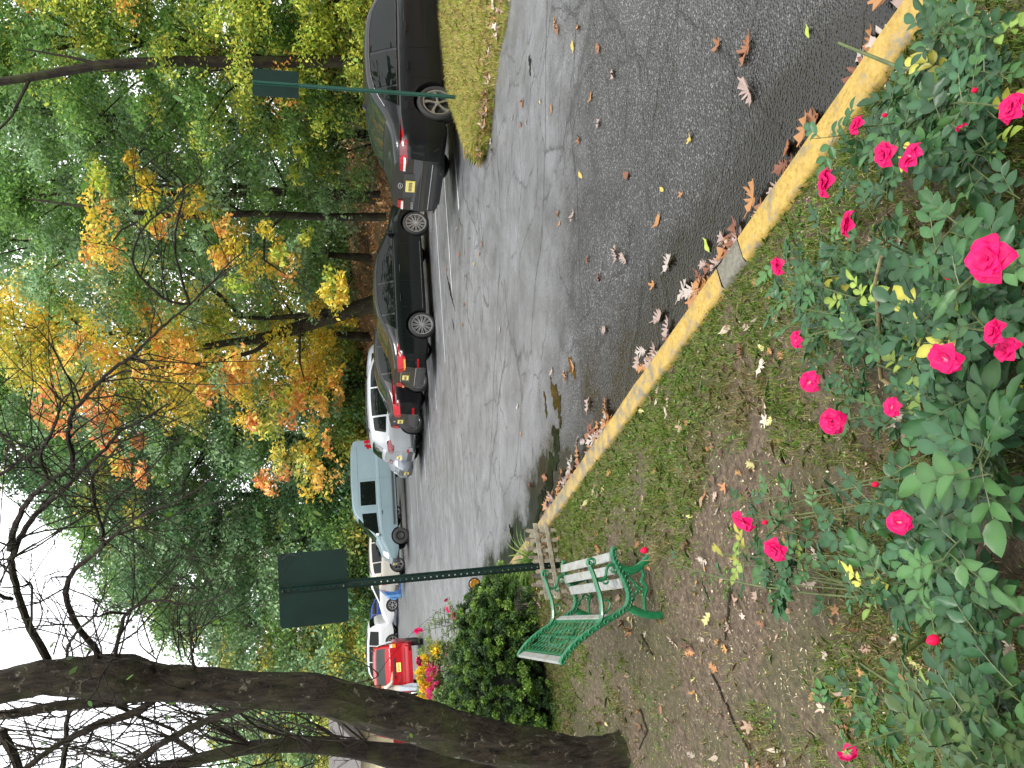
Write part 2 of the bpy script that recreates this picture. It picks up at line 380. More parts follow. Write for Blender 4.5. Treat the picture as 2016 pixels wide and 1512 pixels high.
puddle([(556,1072),(535,1070),(505,1062),(480,1050)],PM,.14)
puddle([(742,1070),(715,1074),(688,1076)],PM,.05)
puddle([(808,1118),(790,1124),(766,1132)],PM2,.07)
puddle([(1404,1041),(1384,1043),(1362,1044)],PM,.06)
puddle([(480,1002),(450,1008),(415,1012)],PM,.12)
puddle([(345,927),(315,938),(288,950)],PM,.14)
puddle([(975,878),(940,886),(898,896)],PM,.07)
puddle([(890,889),(868,893),(846,894)],PM,.05)
puddle([(1260,930),(1225,936),(1190,940)],PM,.05)
# white stall lines
LM,_n,_b=newmat('line_paint'); setp(_b,.5,0,.4); _p=pos(_n); _f=noise(_n,_p,16,6,.75); _n.links.new(ramp(_n,_f,[(.34,(.09,.09,.09)),(.47,(.46,.46,.45))]),_b.inputs['Base Color'])
HD=R(20); HV=Vector((math.cos(HD),math.sin(HD),0))
def stall_line(U,V,L=9.5,wd=.10):
    a=at(U,V); n=24; vs=[]; s=Vector((-HV.y,HV.x,0))*wd/2
    for i in range(n):
        q=a+HV*(L*i/(n-1))
        for k in (-1,1):
            p=q+s*k; vs.append((p.x,p.y,float(G(p.x,p.y))+.005))
    mb=MB(); mb.add(vs,[(2*i,2*i+1,2*i+3,2*i+2) for i in range(n-1)])
    o=mb.build('stall_line',LM); tag(o,kind='structure')
for u,v in ((1100,904),(940,890),(798,877),(706,860),(631,847),(568,839),(525,830),(484,824),(430,815),(380,806),(340,800)): stall_line(u,v)
# grass island at the right
isl_far=[(1202,952),(1222,935),(1270,915),(1322,893),(1400,868),(1460,852),(1512,838),(1700,800)]
isl_near=[(1203,954),(1240,966),(1290,970),(1322,974),(1400,984),(1460,998),(1512,1006),(1700,1040)]
rows=[]
for a,b in zip(isl_far,isl_near):
    A=at(*a); B=at(*b); row=[]
    for k in range(9):
        t=k/8; q=A.lerp(B,t); row.append((q.x,q.y,float(G(q.x,q.y))-.02+.17*math.sin(math.pi*min(1,max(0,t)))**.4*(0.0 if a[0]<1205 else 1)))
    rows.append(row)
ISL=np.array(rows)
# densify
def dens(A,k):
    u=np.linspace(0,len(A)-1,k); i=np.clip(np.floor(u).astype(int),0,len(A)-2); f=(u-i)[:,None,None]; return A[i]*(1-f)+A[i+1]*f
ISL=dens(ISL,30); grid('grass_island',ISL,EARTH)
# ---------------------------------------------------------------- grass blades
def vnoise(x,y,s,seed=0):
    rs=np.random.RandomState(seed); T=rs.rand(64,64); x=x*s; y=y*s; xi=np.floor(x).astype(int); yi=np.floor(y).astype(int); fx=x-xi; fy=y-yi
    fx=fx*fx*(3-2*fx); fy=fy*fy*(3-2*fy); g=lambda a,b:T[a%64,b%64]
    return (g(xi,yi)*(1-fx)+g(xi+1,yi)*fx)*(1-fy)+(g(xi,yi+1)*(1-fx)+g(xi+1,yi+1)*fx)*fy
def pal(rng,n,stops,jit=.25):
    S=np.array(stops); i=rng.randint(0,len(S),n); c=S[i]*(1+rng.normal(0,jit,(n,1)))*(1+rng.normal(0,.06,(n,3))); return np.clip(c,.002,.9)
def blades(x,y,z,rng,h0,h1,wd,stops,lean=.8):
    n=len(x); h=rng.uniform(h0,h1,n); a=rng.uniform(0,6.283,n); l=h*np.abs(rng.normal(0,lean,n)); a2=a+rng.normal(1.57,.5,n)
    B=np.stack([x,y,z],-1); d=np.stack([np.cos(a),np.sin(a),0*a],-1)*wd; e=np.stack([np.cos(a2),np.sin(a2),0*a],-1)
    M=B+e*(l*.35)[:,None]+np.stack([0*h,0*h,h*.6],-1); T=B+e*l[:,None]+np.stack([0*h,0*h,h*np.clip(1-.25*l/h,.3,1)],-1)
    V=np.stack([B-d,B+d,M+d*.7,T,M-d*.7],1).reshape(-1,3); F=np.arange(n*5).reshape(n,5)
    C=np.repeat(pal(rng,n,stops),5,0); return V,F,C
rng=np.random.RandomState(5)
# lawn blades in view
n=150000; x=rng.uniform(-6.5,4,n); y=.9+9.6*rng.rand(n)**1.25
kd=kdist(x,y); k=(kd<-.10)&(np.abs(x)<.62*y+.6); x,y,kd=x[k],y[k],kd[k]
dn=vnoise(x,y,1.7,1)*.6+vnoise(x,y,5,2)*.4
path=smooth01((-x-.05-.28*(y-3))/1.0)*.62*smooth01((8-y)/3)*smooth01((y-2.6)/1.1)+.30*smooth01((-kd-.9)/1.2)     # bare earth by the bench and the path
dens_=np.clip((dn-.12-path*.62)*3.6+.50*smooth01((.7+kd)/.5),.03,1); k=rng.rand(len(x))<dens_; x,y,kd,dn=[np.repeat(q[k],9) for q in (x,y,kd,dn)]; x=x+rng.normal(0,.011,len(x)); y=y+rng.normal(0,.011,len(y)); kd=kdist(x,y); k=kd<-.12; x,y,kd=x[k],y[k],kd[k]
gr=vnoise(x,y,2.1,4)
g1=(gr+.3*smooth01((.9+kd)/.6)+rng.normal(0,.12,len(x)))>.40
for msk,st,nm in ((g1,[(.10,.22,.03),(.15,.28,.045),(.24,.30,.06),(.34,.33,.10)],'green'),(~g1,[(.20,.22,.06),(.34,.28,.12),(.42,.33,.18),(.14,.20,.05),(.26,.17,.09)],'dry')):
    V,F,Cc=blades(x[msk],y[msk],Lz(x[msk],y[msk])-.004,rng,.016,.05,.0013,st,.8)
    if nm=='green': VA,FA,CA=V,F,Cc
    else: VA,FA,CA=np.concatenate([VA,V]),np.concatenate([FA,F+len(VA)]),np.concatenate([CA,Cc])
o=link('lawn_grass',npmesh('lawn_grass',VA,FA,GRASS,CA)); tag(o,'short patchy green and straw coloured grass growing over the brown lawn','grass',kind='stuff')
# island blades
n=60000; i=rng.randint(0,len(ISL)-1,n); j=rng.randint(0,8,n); fu=rng.rand(n,1); fv=rng.rand(n,1)
q=(ISL[i,j]*(1-fu)+ISL[i+1,j]*fu)*(1-fv)+(ISL[i,j+1]*(1-fu)+ISL[i+1,j+1]*fu)*fv; q=q+rng.normal(0,.02,q.shape)*[1,1,0]
V,F,Cc=blades(q[:,0],q[:,1],q[:,2],rng,.05,.13,.0032,[(.42,.46,.08),(.55,.50,.13),(.62,.52,.22),(.32,.42,.08),(.58,.42,.2)],.8)
o=link('island_grass',npmesh('island_grass',V,F,GRASS,Cc)); tag(o,'long yellow green grass on the wedge beside the charcoal sedan','grass',kind='stuff')
# straw and crumbs of dead leaf lying flat on the earth
n=150000; x=rng.uniform(-6,3,n); y=.9+8*rng.rand(n)**1.2; k=(kdist(x,y)<-.16)&(np.abs(x)<.62*y+.5)&(rng.rand(n)<.25+.75*vnoise(x,y,4,31)); x,y=x[k],y[k]; n=len(x)
a=rng.uniform(0,6.283,n); L_=rng.uniform(.006,.024,n); wd_=np.where(rng.rand(n)<.72,.0011,.0045); L_=np.where(wd_>.004,L_*.45,L_)
c_=np.stack([x,y,Lz(x,y)+rng.uniform(.001,.012,n)],-1); d_=np.stack([np.cos(a),np.sin(a),rng.normal(0,.18,n)],-1)*L_[:,None]; e_=np.stack([-np.sin(a),np.cos(a),rng.normal(0,.3,n)],-1)*wd_[:,None]
V=np.stack([c_-d_,c_+e_,c_+d_,c_-e_],1).reshape(-1,3); Cc=np.repeat(pal(rng,n,[(.42,.34,.20),(.30,.22,.12),(.5,.43,.3),(.16,.09,.05),(.22,.13,.07),(.26,.27,.10),(.08,.05,.03)]),4,0)
o=link('ground_debris',npmesh('ground_debris',V,np.arange(len(V)).reshape(-1,4),LITTER,Cc)); tag(o,'straw, crumbled leaves and bits of bark lying all over the lawn earth','debris',kind='stuff')
# small clover weeds
n=2600; x=rng.uniform(-4,1.6,n); y=1.4+6*rng.rand(n); k=(kdist(x,y)<-.2)&(vnoise(x,y,3,9)>.62); x,y=x[k],y[k]
x=np.repeat(x,7)+rng.normal(0,.02,len(x)*7); y=np.repeat(y,7)+rng.normal(0,.02,len(y)*7); z=Lz(x,y)+rng.uniform(.01,.03,len(x))
a=rng.uniform(0,6.283,len(x)); s=rng.uniform(.004,.010,len(x)); t=rng.normal(0,.3,len(x))
def rhomb(c,a,s,t,asp=.8):
    d=np.stack([np.cos(a),np.sin(a),t],-1)*s[:,None]; e=np.stack([-np.sin(a),np.cos(a),-t*.5],-1)*(s*asp)[:,None]
    V=np.stack([c-d,c+e,c+d,c-e],1).reshape(-1,3); return V,np.arange(len(V)).reshape(-1,4)
V,F=rhomb(np.stack([x,y,z],-1),a,s,t); Cc=np.repeat(pal(rng,len(x),[(.10,.22,.03),(.17,.28,.05),(.07,.15,.03)]),4,0)
o=link('clover',npmesh('clover',V,F,GRASS,Cc)); tag(o,'bright green clover and small weeds sprouting in the bare earth','weeds',kind='stuff')
# ---------------------------------------------------------------- fallen leaves
def oak_poly(lobes=4,seed=0):
    r=random.Random(seed); L=[]; n=lobes*2+1
    for i in range(n+1):
        t=i/n; w=.30*math.sin(math.pi*min(1,t*.92+.06))**.8
        w*= (1.25 if i%2 else .38)*r.uniform(.85,1.15); L.append((t,w))
    L[-1]=(1.0,.03)
    pts=[(-.22,-.008)]+[(t,-w) for t,w in L]+[(t,w) for t,w in reversed(L)]+[(-.22,.008)]
    return [(a-.4,b) for a,b in pts]
def maple_poly(seed=0):
    r=random.Random(seed); pts=[]
    for i in range(20):
        a=-math.pi+2*math.pi*(i+.5)/20; rad=(.5 if i%4 in(1,2) else .27)*(1-.3*(abs(a)>2.4)); pts.append((rad*math.cos(a)*r.uniform(.9,1.1),rad*math.sin(a)*r.uniform(.9,1.1)))
    return pts
def oval_poly(seed=0):
    return [(-.55,0)]+[(-.42+.9*t,-.24*math.sin(math.pi*t)**.8) for t in (.08,.25,.45,.65,.85)]+[(.55,0)]+[(-.42+.9*t,.24*math.sin(math.pi*t)**.8) for t in (.85,.65,.45,.25,.08)]
POLYS=[oak_poly(4,1),oak_poly(3,2),oak_poly(5,3),maple_poly(1),oval_poly()]
def leaf_verts(poly,curl,cup,rr):
    V=[]
    ph=rr.uniform(0,6)
    for a,b in poly: V.append((a,b*(1-.15*abs(curl)),curl*a*a*.8+cup*b*b*2.2+.03*math.sin(a*9+ph)))
    V.append((.0,0,0.0)); return V
def litter(name,xs,ys,zfn,rng,s0,s1,stops,label,kinds=(0,1,2,3,4),tilt=.25,zo=.006):
    rr=random.Random(int(rng.randint(1e6))); VV=[];FF=[];CC=[]; off=0
    for x,y in zip(xs,ys):
        p=POLYS[rr.choice(kinds)]; s=rr.uniform(s0,s1); V=np.array(leaf_verts(p,rr.uniform(-.2,1.0),rr.uniform(-.5,1.3),rr))*s
        V[:,2]-=V[:,2].min(); M=np.array(Matrix.Rotation(rr.uniform(0,6.28),3,'Z')@Matrix.Rotation(rr.gauss(0,tilt),3,'X')@Matrix.Rotation(rr.gauss(0,tilt),3,'Y'))
        V=V@M.T; V+= [x,y,float(zfn(x,y))+zo]
        n=len(p); VV.append(V); FF+=[(off+i,off+(i+1)%n,off+n) for i in range(n)]; off+=n+1
        c=np.array(rr.choice(stops))*rr.uniform(.7,1.25); CC.append(np.tile(c,(n+1,1)))
    me=npmesh(name,np.concatenate(VV),np.array(FF),LITTER,np.clip(np.concatenate(CC),0,.8)); o=link(name,me); tag(o,label,'leaves',kind='stuff'); return o
BR=[(.32,.20,.14),(.40,.28,.21),(.24,.12,.06),(.36,.17,.07),(.45,.36,.27),(.15,.08,.05),(.5,.42,.34),(.42,.22,.08)]
n=3000; x=rng.uniform(-4.5,2.2,n); y=1.5+8*rng.rand(n)**1.1; c_=vnoise(x,y,2.6,12)
k=(kdist(x,y)<-.18)&(np.abs(x)<.6*y+.3)&(c_>.47)&(rng.rand(n)<.75); x,y=x[k],y[k]
litter('leaf_litter',x,y,Lz,rng,.035,.085,BR+[(.55,.5,.2)],'dry tan and pinkish brown oak leaves strewn over the lawn',zo=.012,tilt=.35)
n=330; i=rng.randint(0,len(ISL)-1,n); fv=(1-np.abs(rng.normal(0,.16,n))).clip(.05,.995)*8; j=np.floor(fv).astype(int).clip(0,7); fv=(fv-j)[:,None]; fu=rng.rand(n,1); q=(ISL[i,j]*(1-fv)+ISL[i,j+1]*fv)*(1-fu)+(ISL[i+1,j]*(1-fv)+ISL[i+1,j+1]*fv)*fu+rng.normal(0,.05,(n,3))*[1,1,0]
litter('island_leaves',q[:,0],q[:,1],lambda a,b:float(G(a,b))+.08,rng,.06,.12,BR,'pale dry oak leaves caught along the edge of the yellow green grass',zo=.02,tilt=.5)
# bank litter: real leaves on the slope
n=26000; u=rng.uniform(2,7.2,n); v=rng.rand(n)**1.2*11; e=E(u); nn=np.stack([np.interp(u,np.arange(NU),ED[:,0]),np.interp(u,np.arange(NU),ED[:,1])],-1)
q=e+v[:,None]*nn; z=bankz(q[:,0],q[:,1],v)+rng.uniform(.0,.06,n)
V,F=rhomb(np.stack([q[:,0],q[:,1],z],-1),rng.uniform(0,6.28,n),rng.uniform(.05,.10,n),rng.normal(0,.6,n),.6)
Cc=np.repeat(pal(rng,n,[(.45,.24,.09),(.5,.33,.16),(.3,.14,.05),(.55,.42,.25),(.2,.1,.04),(.5,.22,.06)]),4,0)
o=link('bank_leaves',npmesh('bank_leaves',V,F,LITTER,Cc)); tag(o,'carpet of orange and brown fallen leaves on the bank behind the cars','leaves',kind='stuff')
# individual leaves on the asphalt
LMESH=[]
for ci,c in enumerate([(.32,.235,.20),(.24,.10,.045),(.34,.16,.055),(.37,.32,.28),(.46,.33,.07),(.33,.40,.06),(.16,.06,.03)]):
    for pi_ in range(5):
        rr=random.Random(ci*9+pi_); p=POLYS[pi_]; V=np.array(leaf_verts(p,rr.uniform(.1,.7),rr.uniform(0,.9),rr)); V[:,2]-=V[:,2].min(); V[:,2]+=.03; n_=len(p)
        V2=V-[0,0,.014]
        Fa=[(i,(i+1)%n_,n_) for i in range(n_)]; Fb=[(b+n_+1,a+n_+1,c2+n_+1) for a,b,c2 in Fa]
        LMESH.append((ci,pi_,npmesh('fallen_leaf',np.concatenate([V,V2]),np.array(Fa+Fb),LITTER,np.tile(c,(2*n_+2,1)))))
CN=['pinkish tan','dark russet','orange brown','pale grey tan','yellow','green','deep red brown']; PN=['lobed oak leaf','short lobed oak leaf','long oak leaf','maple leaf','smooth oval leaf']
rr=random.Random(3)
def fallen(U,V,ci,pi_,s,where,zo=.006,rz=None,tilt=.1):
    me=[m for a,b,m in LMESH if a==ci and b==pi_][0]; p=at(U,V); o=link('fallen_leaf',me); o.location=(p.x,p.y,float(G(p.x,p.y))+zo); o.scale=(s,s,s)
    o.rotation_euler=(rr.gauss(0,tilt),rr.gauss(0,tilt),rr.uniform(0,6.28) if rz is None else rz)
    tag(o,f'{CN[ci]} {PN[pi_]} {where}','leaf','fallen leaves on the wet asphalt')
# (image x,y of the photo) -> U=1512-y, V=x
for X,Y,ci,pi_,s in [(1476,95,1,2,.15),(1478,180,0,0,.15),(1416,92,1,3,.10),(1593,62,5,4,.06),(1360,272,4,3,.07),(1297,435,2,4,.11),(1236,346,6,4,.12),(1394,482,5,4,.10),(1318,520,3,0,.13),(1349,575,3,2,.15),(1288,562,2,3,.07),(1216,500,0,2,.12),(1232,510,0,0,.11),(1181,545,6,1,.08),(1159,510,6,1,.07),(1180,95,1,1,.10),(1141,55,2,2,.10),(1130,92,4,4,.10),(1165,190,2,4,.10),(1209,143,0,1,.10),(1180,245,0,1,.09),(1142,275,1,3,.09),(1145,345,4,4,.08),(1306,373,4,4,.06),(1343,385,2,3,.05),(1100,60,1,2,.12),(1095,45,2,1,.10),(1030,205,1,2,.12),(1027,245,6,3,.08),(1037,240,0,4,.07),(1065,200,4,4,.07),(1087,215,2,4,.09),(1010,230,3,1,.08),(968,278,3,0,.1),(970,296,6,3,.08),(1193,650,0,0,.11),(1160,800,0,1,.12),(1195,800,1,0,.12),(1116,742,2,2,.12),(1130,720,2,4,.12),(1088,730,0,3,.09),(1075,940,1,2,.12),(1142,925,2,2,.10),(1128,905,3,0,.10),(1020,800,3,1,.07),(1027,855,2,4,.07),(1150,870,3,0,.10),(1045,955,6,2,.09),(1300,625,0,0,.14),(1318,645,0,0,.13),(1322,675,6,3,.10),(1292,690,0,2,.11),(1100,420,1,2,.08),(1130,425,0,2,.09),(950,480,2,1,.09),(1103,440,2,4,.07),(915,600,6,1,.10),(905,500,1,0,.10),(935,520,4,4,.08),(880,530,2,0,.1),(912,640,2,1,.09),(985,650,3,1,.08),(890,420,2,4,.08),(900,450,0,1,.08),(925,470,4,4,.08),(945,500,1,0,.08)]:
    fallen(1512-Y,X,ci,pi_,s*1.05,'lying flat on the open asphalt')
us=np.linspace(2.0,3.05,400)
for i in range(190):                       # drift along the gutter
    u=1.75+rr.random()*1.3; p=K(np.array([u]))[0]; d=abs(rr.gauss(0,.085))+.045
    if vnoise(np.array([u*30.]),np.array([1.]),.35,3)[0]<.30: continue
    q=(p[0]+.88*d,p[1]+.47*d); me=LMESH[rr.choice([0,0,1,2,5,6,7,10,10,11,12,11,15,17,30,31,6,1])]; o=link('fallen_leaf',me[2]); s=rr.uniform(.10,.17)
    o.scale=(s,s,s); o.location=(q[0],q[1],float(G(*q))+.008+.02*rr.random()); o.rotation_euler=(rr.gauss(0,.22),rr.gauss(0,.22),math.atan2(.88,-.47)+rr.gauss(0,.8))
    tag(o,f'{CN[me[0]]} {PN[me[1]]} piled in the gutter against the yellow kerb','leaf','fallen leaves on the wet asphalt')
# ------------------------------------------------------------------ cars
def paint(name,c,metal=.3,rough=.28,spec=.5):
    mt,n,b=newmat(name); setp(b,rough+.1,metal,spec*.3,.38,.02); tcn=N(n,'ShaderNodeTexCoord').outputs['Object']
    f=noise(n,tcn,3,6,.7); n.links.new(ramp(n,f,[(.3,tuple(v*.9 for v in c)),(.7,c)]),b.inputs['Base Color'])
    d=noise(n,tcn,120,2); bump(n,b,ramp(n,d,[(.62,(0,0,0)),(.75,(1,1,1))]),.05,.001)   # rain drops
    return mt
GLASS=mat('car_glass',(.004,.006,.005),.02,0,.22,0,scale=2); GLASSL=mat('rear_glass',(.018,.024,.02),.03,0,.4,0,scale=2)
TRIM=mat('black_trim',(.012,.012,.012),.45); CHROME=mat('chrome',(.62,.62,.62),.18,1); TYRE=mat('tyre_rubber',(.018,.018,.018),.75,bmp=.2,scale=40)
ALLOY=mat('alloy',(.5,.5,.5),.28,.9); WELL=mat('wheel_well',(.006,.006,.006),.9); RED=mat('red_lens',(.34,.004,.009),.2,0,.25,.15); DRED=mat('dark_red_lens',(.13,.004,.008),.12,0,.5,.6)
AMB=mat('amber_lens',(.8,.25,.02),.15,0,.5,.5); WLENS=mat('clear_lens',(.75,.76,.76),.12,.1,.5,.6); GREYC=mat('grey_cladding',(.05,.052,.055),.55); STEELW=mat('steel_wheel',(.035,.036,.037),.5,.4)
PLATE=mat('plate_yellow',(.75,.62,.16),.45,scale=20,var=.1); INK=mat('plate_ink',(.05,.05,.07),.5); SILV=mat('silver_badge',(.55,.56,.57),.3,.6); SEAT=mat('car_seat',(.05,.05,.05),.8)
class Body:
    def __init__(s,L,W,top,belt,zb=.20,tumble=.38,plan=None,rshift=None,fshift=None):
        s.L=L; s.W=W; s.top_=np.array(top,float); s.belt_=np.array(belt,float); s.zb=zb; s.tb=tumble
        s.plan_=np.array(plan or [(0,.78),(.08,.88),(.25,.96),(.6,1),(L-.9,1),(L-.45,.94),(L-.15,.80),(L,.58)],float)
        s.rs=rshift or [(.2,.06),(.35,0),(.62,0),(.7,.03),(1.1,.05),(2,.05)]; s.fs=fshift or [(.2,-.10),(.45,0),(.62,0),(.8,-.08),(2.2,-.1)]
    def top(s,x): return float(np.mean([np.interp(x+d,s.top_[:,0],s.top_[:,1]) for d in (-.10,-.05,0,.05,.10)]))
    def belt(s,x): return float(np.interp(x,s.belt_[:,0],s.belt_[:,1]))
    def hw(s,x): return float(np.mean([np.interp(x+d,s.plan_[:,0],s.plan_[:,1]) for d in (-.05,0,.05)]))*s.W/2
    def sec(s,x):
        w=s.hw(x); zt=s.top(x); zl=min(s.belt(x),zt-.035); b=s.zb+.10*max(0,1-min(x,s.L-x)/.5); h=zl-b
        hc=max(0,zt-zl-.05); we=w*.93-s.tb*hc
        P=[(0,b),(w*.80,b),(w*.95,b+.05),(w*.985,b+.30*h),(w*1.0,b+.55*h),(w*.985,b+.74*h),(w*.995,b+.82*h),(w*.965,zl-.02),(w*.935,zl)]
        for t in (.25,.5,.75): P.append((w*.93+(we-w*.93)*t+.012*math.sin(t*3.14)*min(1,hc*3),zl+(zt-.05-zl)*t))
        P+= [(we,zt-.05),(we-.035,zt-.018),(we*.8,zt-.002),(we*.45,zt+.012),(0,zt+.018)]
        return P
    def sh(s,x,z):
        d=0
        if x<.45: d+=(1-x/.45)*float(np.interp(z,[a for a,_ in s.rs],[b for _,b in s.rs]))
        if x>s.L-.5: d+=(1-(s.L-x)/.5)*float(np.interp(z,[a for a,_ in s.fs],[b for _,b in s.fs]))
        return x+d
    def xs(s):
        L=s.L; return [0,.03,.08,.15]+list(np.linspace(.25,L-.25,int((L-.5)/.085)))+[L-.15,L-.08,L-.03,L]
    def mesh(s):
        xs=s.xs(); vs=[]; n=None
        for x in xs:
            P=s.sec(x); full=[(y,z) for y,z in P]+[(-y,z) for y,z in P[-2:0:-1]]; n=len(full)
            vs+=[(s.sh(x,z),y,z) for y,z in full]
        fs=[]
        for i in range(len(xs)-1):
            for k in range(n):
                k2=(k+1)%n; fs.append((i*n+k,i*n+k2,(i+1)*n+k2,(i+1)*n+k))
        for i,rev in ((0,True),(len(xs)-1,False)):   # caps as strips between mirrored points
            h=len(P)
            for k in range(h-1):
                a,b_=i*n+k,i*n+k+1; c=i*n+(n-k-1)%n if k+1<h-1 else None; d=i*n+(n-k)%n
                q=(a,b_,i*n+(n-(k+1))%n,d) if k+1<h-1 else (a,b_,d)
                q=tuple(dict.fromkeys(q)); fs.append(q if not rev else q[::-1])
        return vs,fs
    def side_y(s,x,z):
        P=s.sec(x)[1:13]; return float(np.interp(z,[p[1] for p in P],[p[0] for p in P]))
    def top_z(s,x,y):
        P=s.sec(x)[12:]; P=P[::-1]; return float(np.interp(abs(y),[p[0] for p in P],[p[1] for p in P]))
    def end_x(s,y,z,front=False):
        y=abs(y); 
        for k in range(140):
            x=k*.012; xx=s.L-x if front else x
            if s.top(xx)>=z-.0 and s.side_y(xx,z)>=y-1e-4 and (z<s.top(xx)-.04 or s.top_z(xx,y)>=z): return s.sh(xx,z)
        return s.L-.3 if front else .3
def patch(name,lo,hi,fn,mt,parent,nu=10,nv=5,off=.005,th=.02,smooth=True):
    """surface patch between two outlines; fn maps (a,b)->(point, outward direction)"""
    def res(P,n):
        P=np.array(P,float); d=np.r_[0,np.cumsum(np.hypot(*np.diff(P,axis=0).T))]; t=np.linspace(0,d[-1],n); return np.stack([np.interp(t,d,P[:,0]),np.interp(t,d,P[:,1])],-1)
    lo=res(lo,nu); hi=res(hi,nu); g=[[lo[i]*(1-j/(nv-1))+hi[i]*(j/(nv-1)) for j in range(nv)] for i in range(nu)]
    P=[];B=[]
    for r in g:
        for a,b in r:
            p,o=fn(a,b); P.append(Vector(p)+Vector(o)*off); B.append(Vector(p)-Vector(o)*th)
    idx=lambda i,j:i*nv+j; fs=[(idx(i,j),idx(i+1,j),idx(i+1,j+1),idx(i,j+1)) for i in range(nu-1) for j in range(nv-1)]
    n=len(P); rim=[idx(i,0) for i in range(nu)]+[idx(nu-1,j) for j in range(1,nv)]+[idx(i,nv-1) for i in range(nu-2,-1,-1)]+[idx(0,j) for j in range(nv-2,0,-1)]
    fs+=[(rim[k],rim[(k+1)%len(rim)],rim[(k+1)%len(rim)]+n,rim[k]+n) for k in range(len(rim))]
    mb=MB(); mb.add(P+B,fs); o=mb.build(name,mt,parent); 
    if smooth: shade(o.data,50)
    return o
WHEELS={}
def wheel_parts(R_,spokes,style,wd=.21):
    key=(R_,spokes,style)
    if key in WHEELS: return WHEELS[key]
    rr_=R_*(.78 if style=='multi' else .72 if style!='steel' else .60); t=MB(); t.lathe([(rr_,-wd/2+.02),(rr_+.01,-wd/2+.005),(R_-.05,-wd/2),(R_-.015,-wd/2+.02),(R_,-wd/2+.05),(R_,wd/2-.05),(R_-.015,wd/2-.02),(R_-.05,wd/2),(rr_+.01,wd/2-.005),(rr_,wd/2-.02),(rr_,-wd/2+.02)],36,'y')
    r=MB(); r.lathe([(rr_,-wd/2+.012),(rr_-.02,-wd/2+.012),(rr_-.035,-wd/2+.05),(rr_-.035,wd/2-.05),(rr_-.02,wd/2-.012),(rr_,wd/2-.012)],32,'y')
    d=MB(); d.lathe([(.001,-.02),(rr_-.03,-.02),(rr_-.03,.02),(.001,.02)],24,'y')
    for s in (-1,1):
        y0=s*(wd/2-.035)
        if style=='steel':
            r.lathe([(.001,y0-s*.02),(rr_*.45,y0-s*.01),(rr_*.5,y0),(rr_*.62,y0),(rr_*.8,y0-s*.05),(rr_-.03,y0-s*.06)],24,'y')
            continue
        r.lathe([(.001,y0+s*.012),(rr_*.16,y0+s*.008),(rr_*.2,y0-s*.03)],16,'y')
        for k in range(spokes):
            a=2*math.pi*k/spokes
            if style=='multi':
                for da in (-.10,.10):
                    p0=(rr_*.15*math.cos(a),y0,rr_*.15*math.sin(a)); p1=((rr_-.02)*math.cos(a+da),y0+s*.006,(rr_-.02)*math.sin(a+da)); r.bar(p0,p1,.017,.022,(0,1,0))
            else:
                tw=.22 if style=='twist' else 0
                w0,w1=rr_*.10,rr_*(.30 if style=='twist' else .17); a1=a+tw
                vs=[]
                for rad,ww,aa in ((rr_*.13,w0,a),(rr_*.6,(w0+w1)*.42,a+tw*.4),(rr_-.025,w1,a1)):
                    for q in (-1,1):
                        for yy in (y0,y0-s*.03):
                            vs.append((rad*math.cos(aa)-q*ww/2*math.sin(aa),yy,rad*math.sin(aa)+q*ww/2*math.cos(aa)))
                f=[]
                for j in (0,4): f+=[(j,j+2,j+6,j+4),(j+1,j+5,j+7,j+3),(j,j+4,j+5,j+1),(j+2,j+3,j+7,j+6)]
                r.add(vs,f)
    M=[]
    for mb,nm,mt in ((d,'wheel',WELL),(t,'tyre',TYRE),(r,'rim',STEELW if style=='steel' else ALLOY)):
        o=mb.build(nm,mt); shade(o.data,35); M.append(o.data); bpy.data.objects.remove(o)
    WHEELS[key]=M; return M
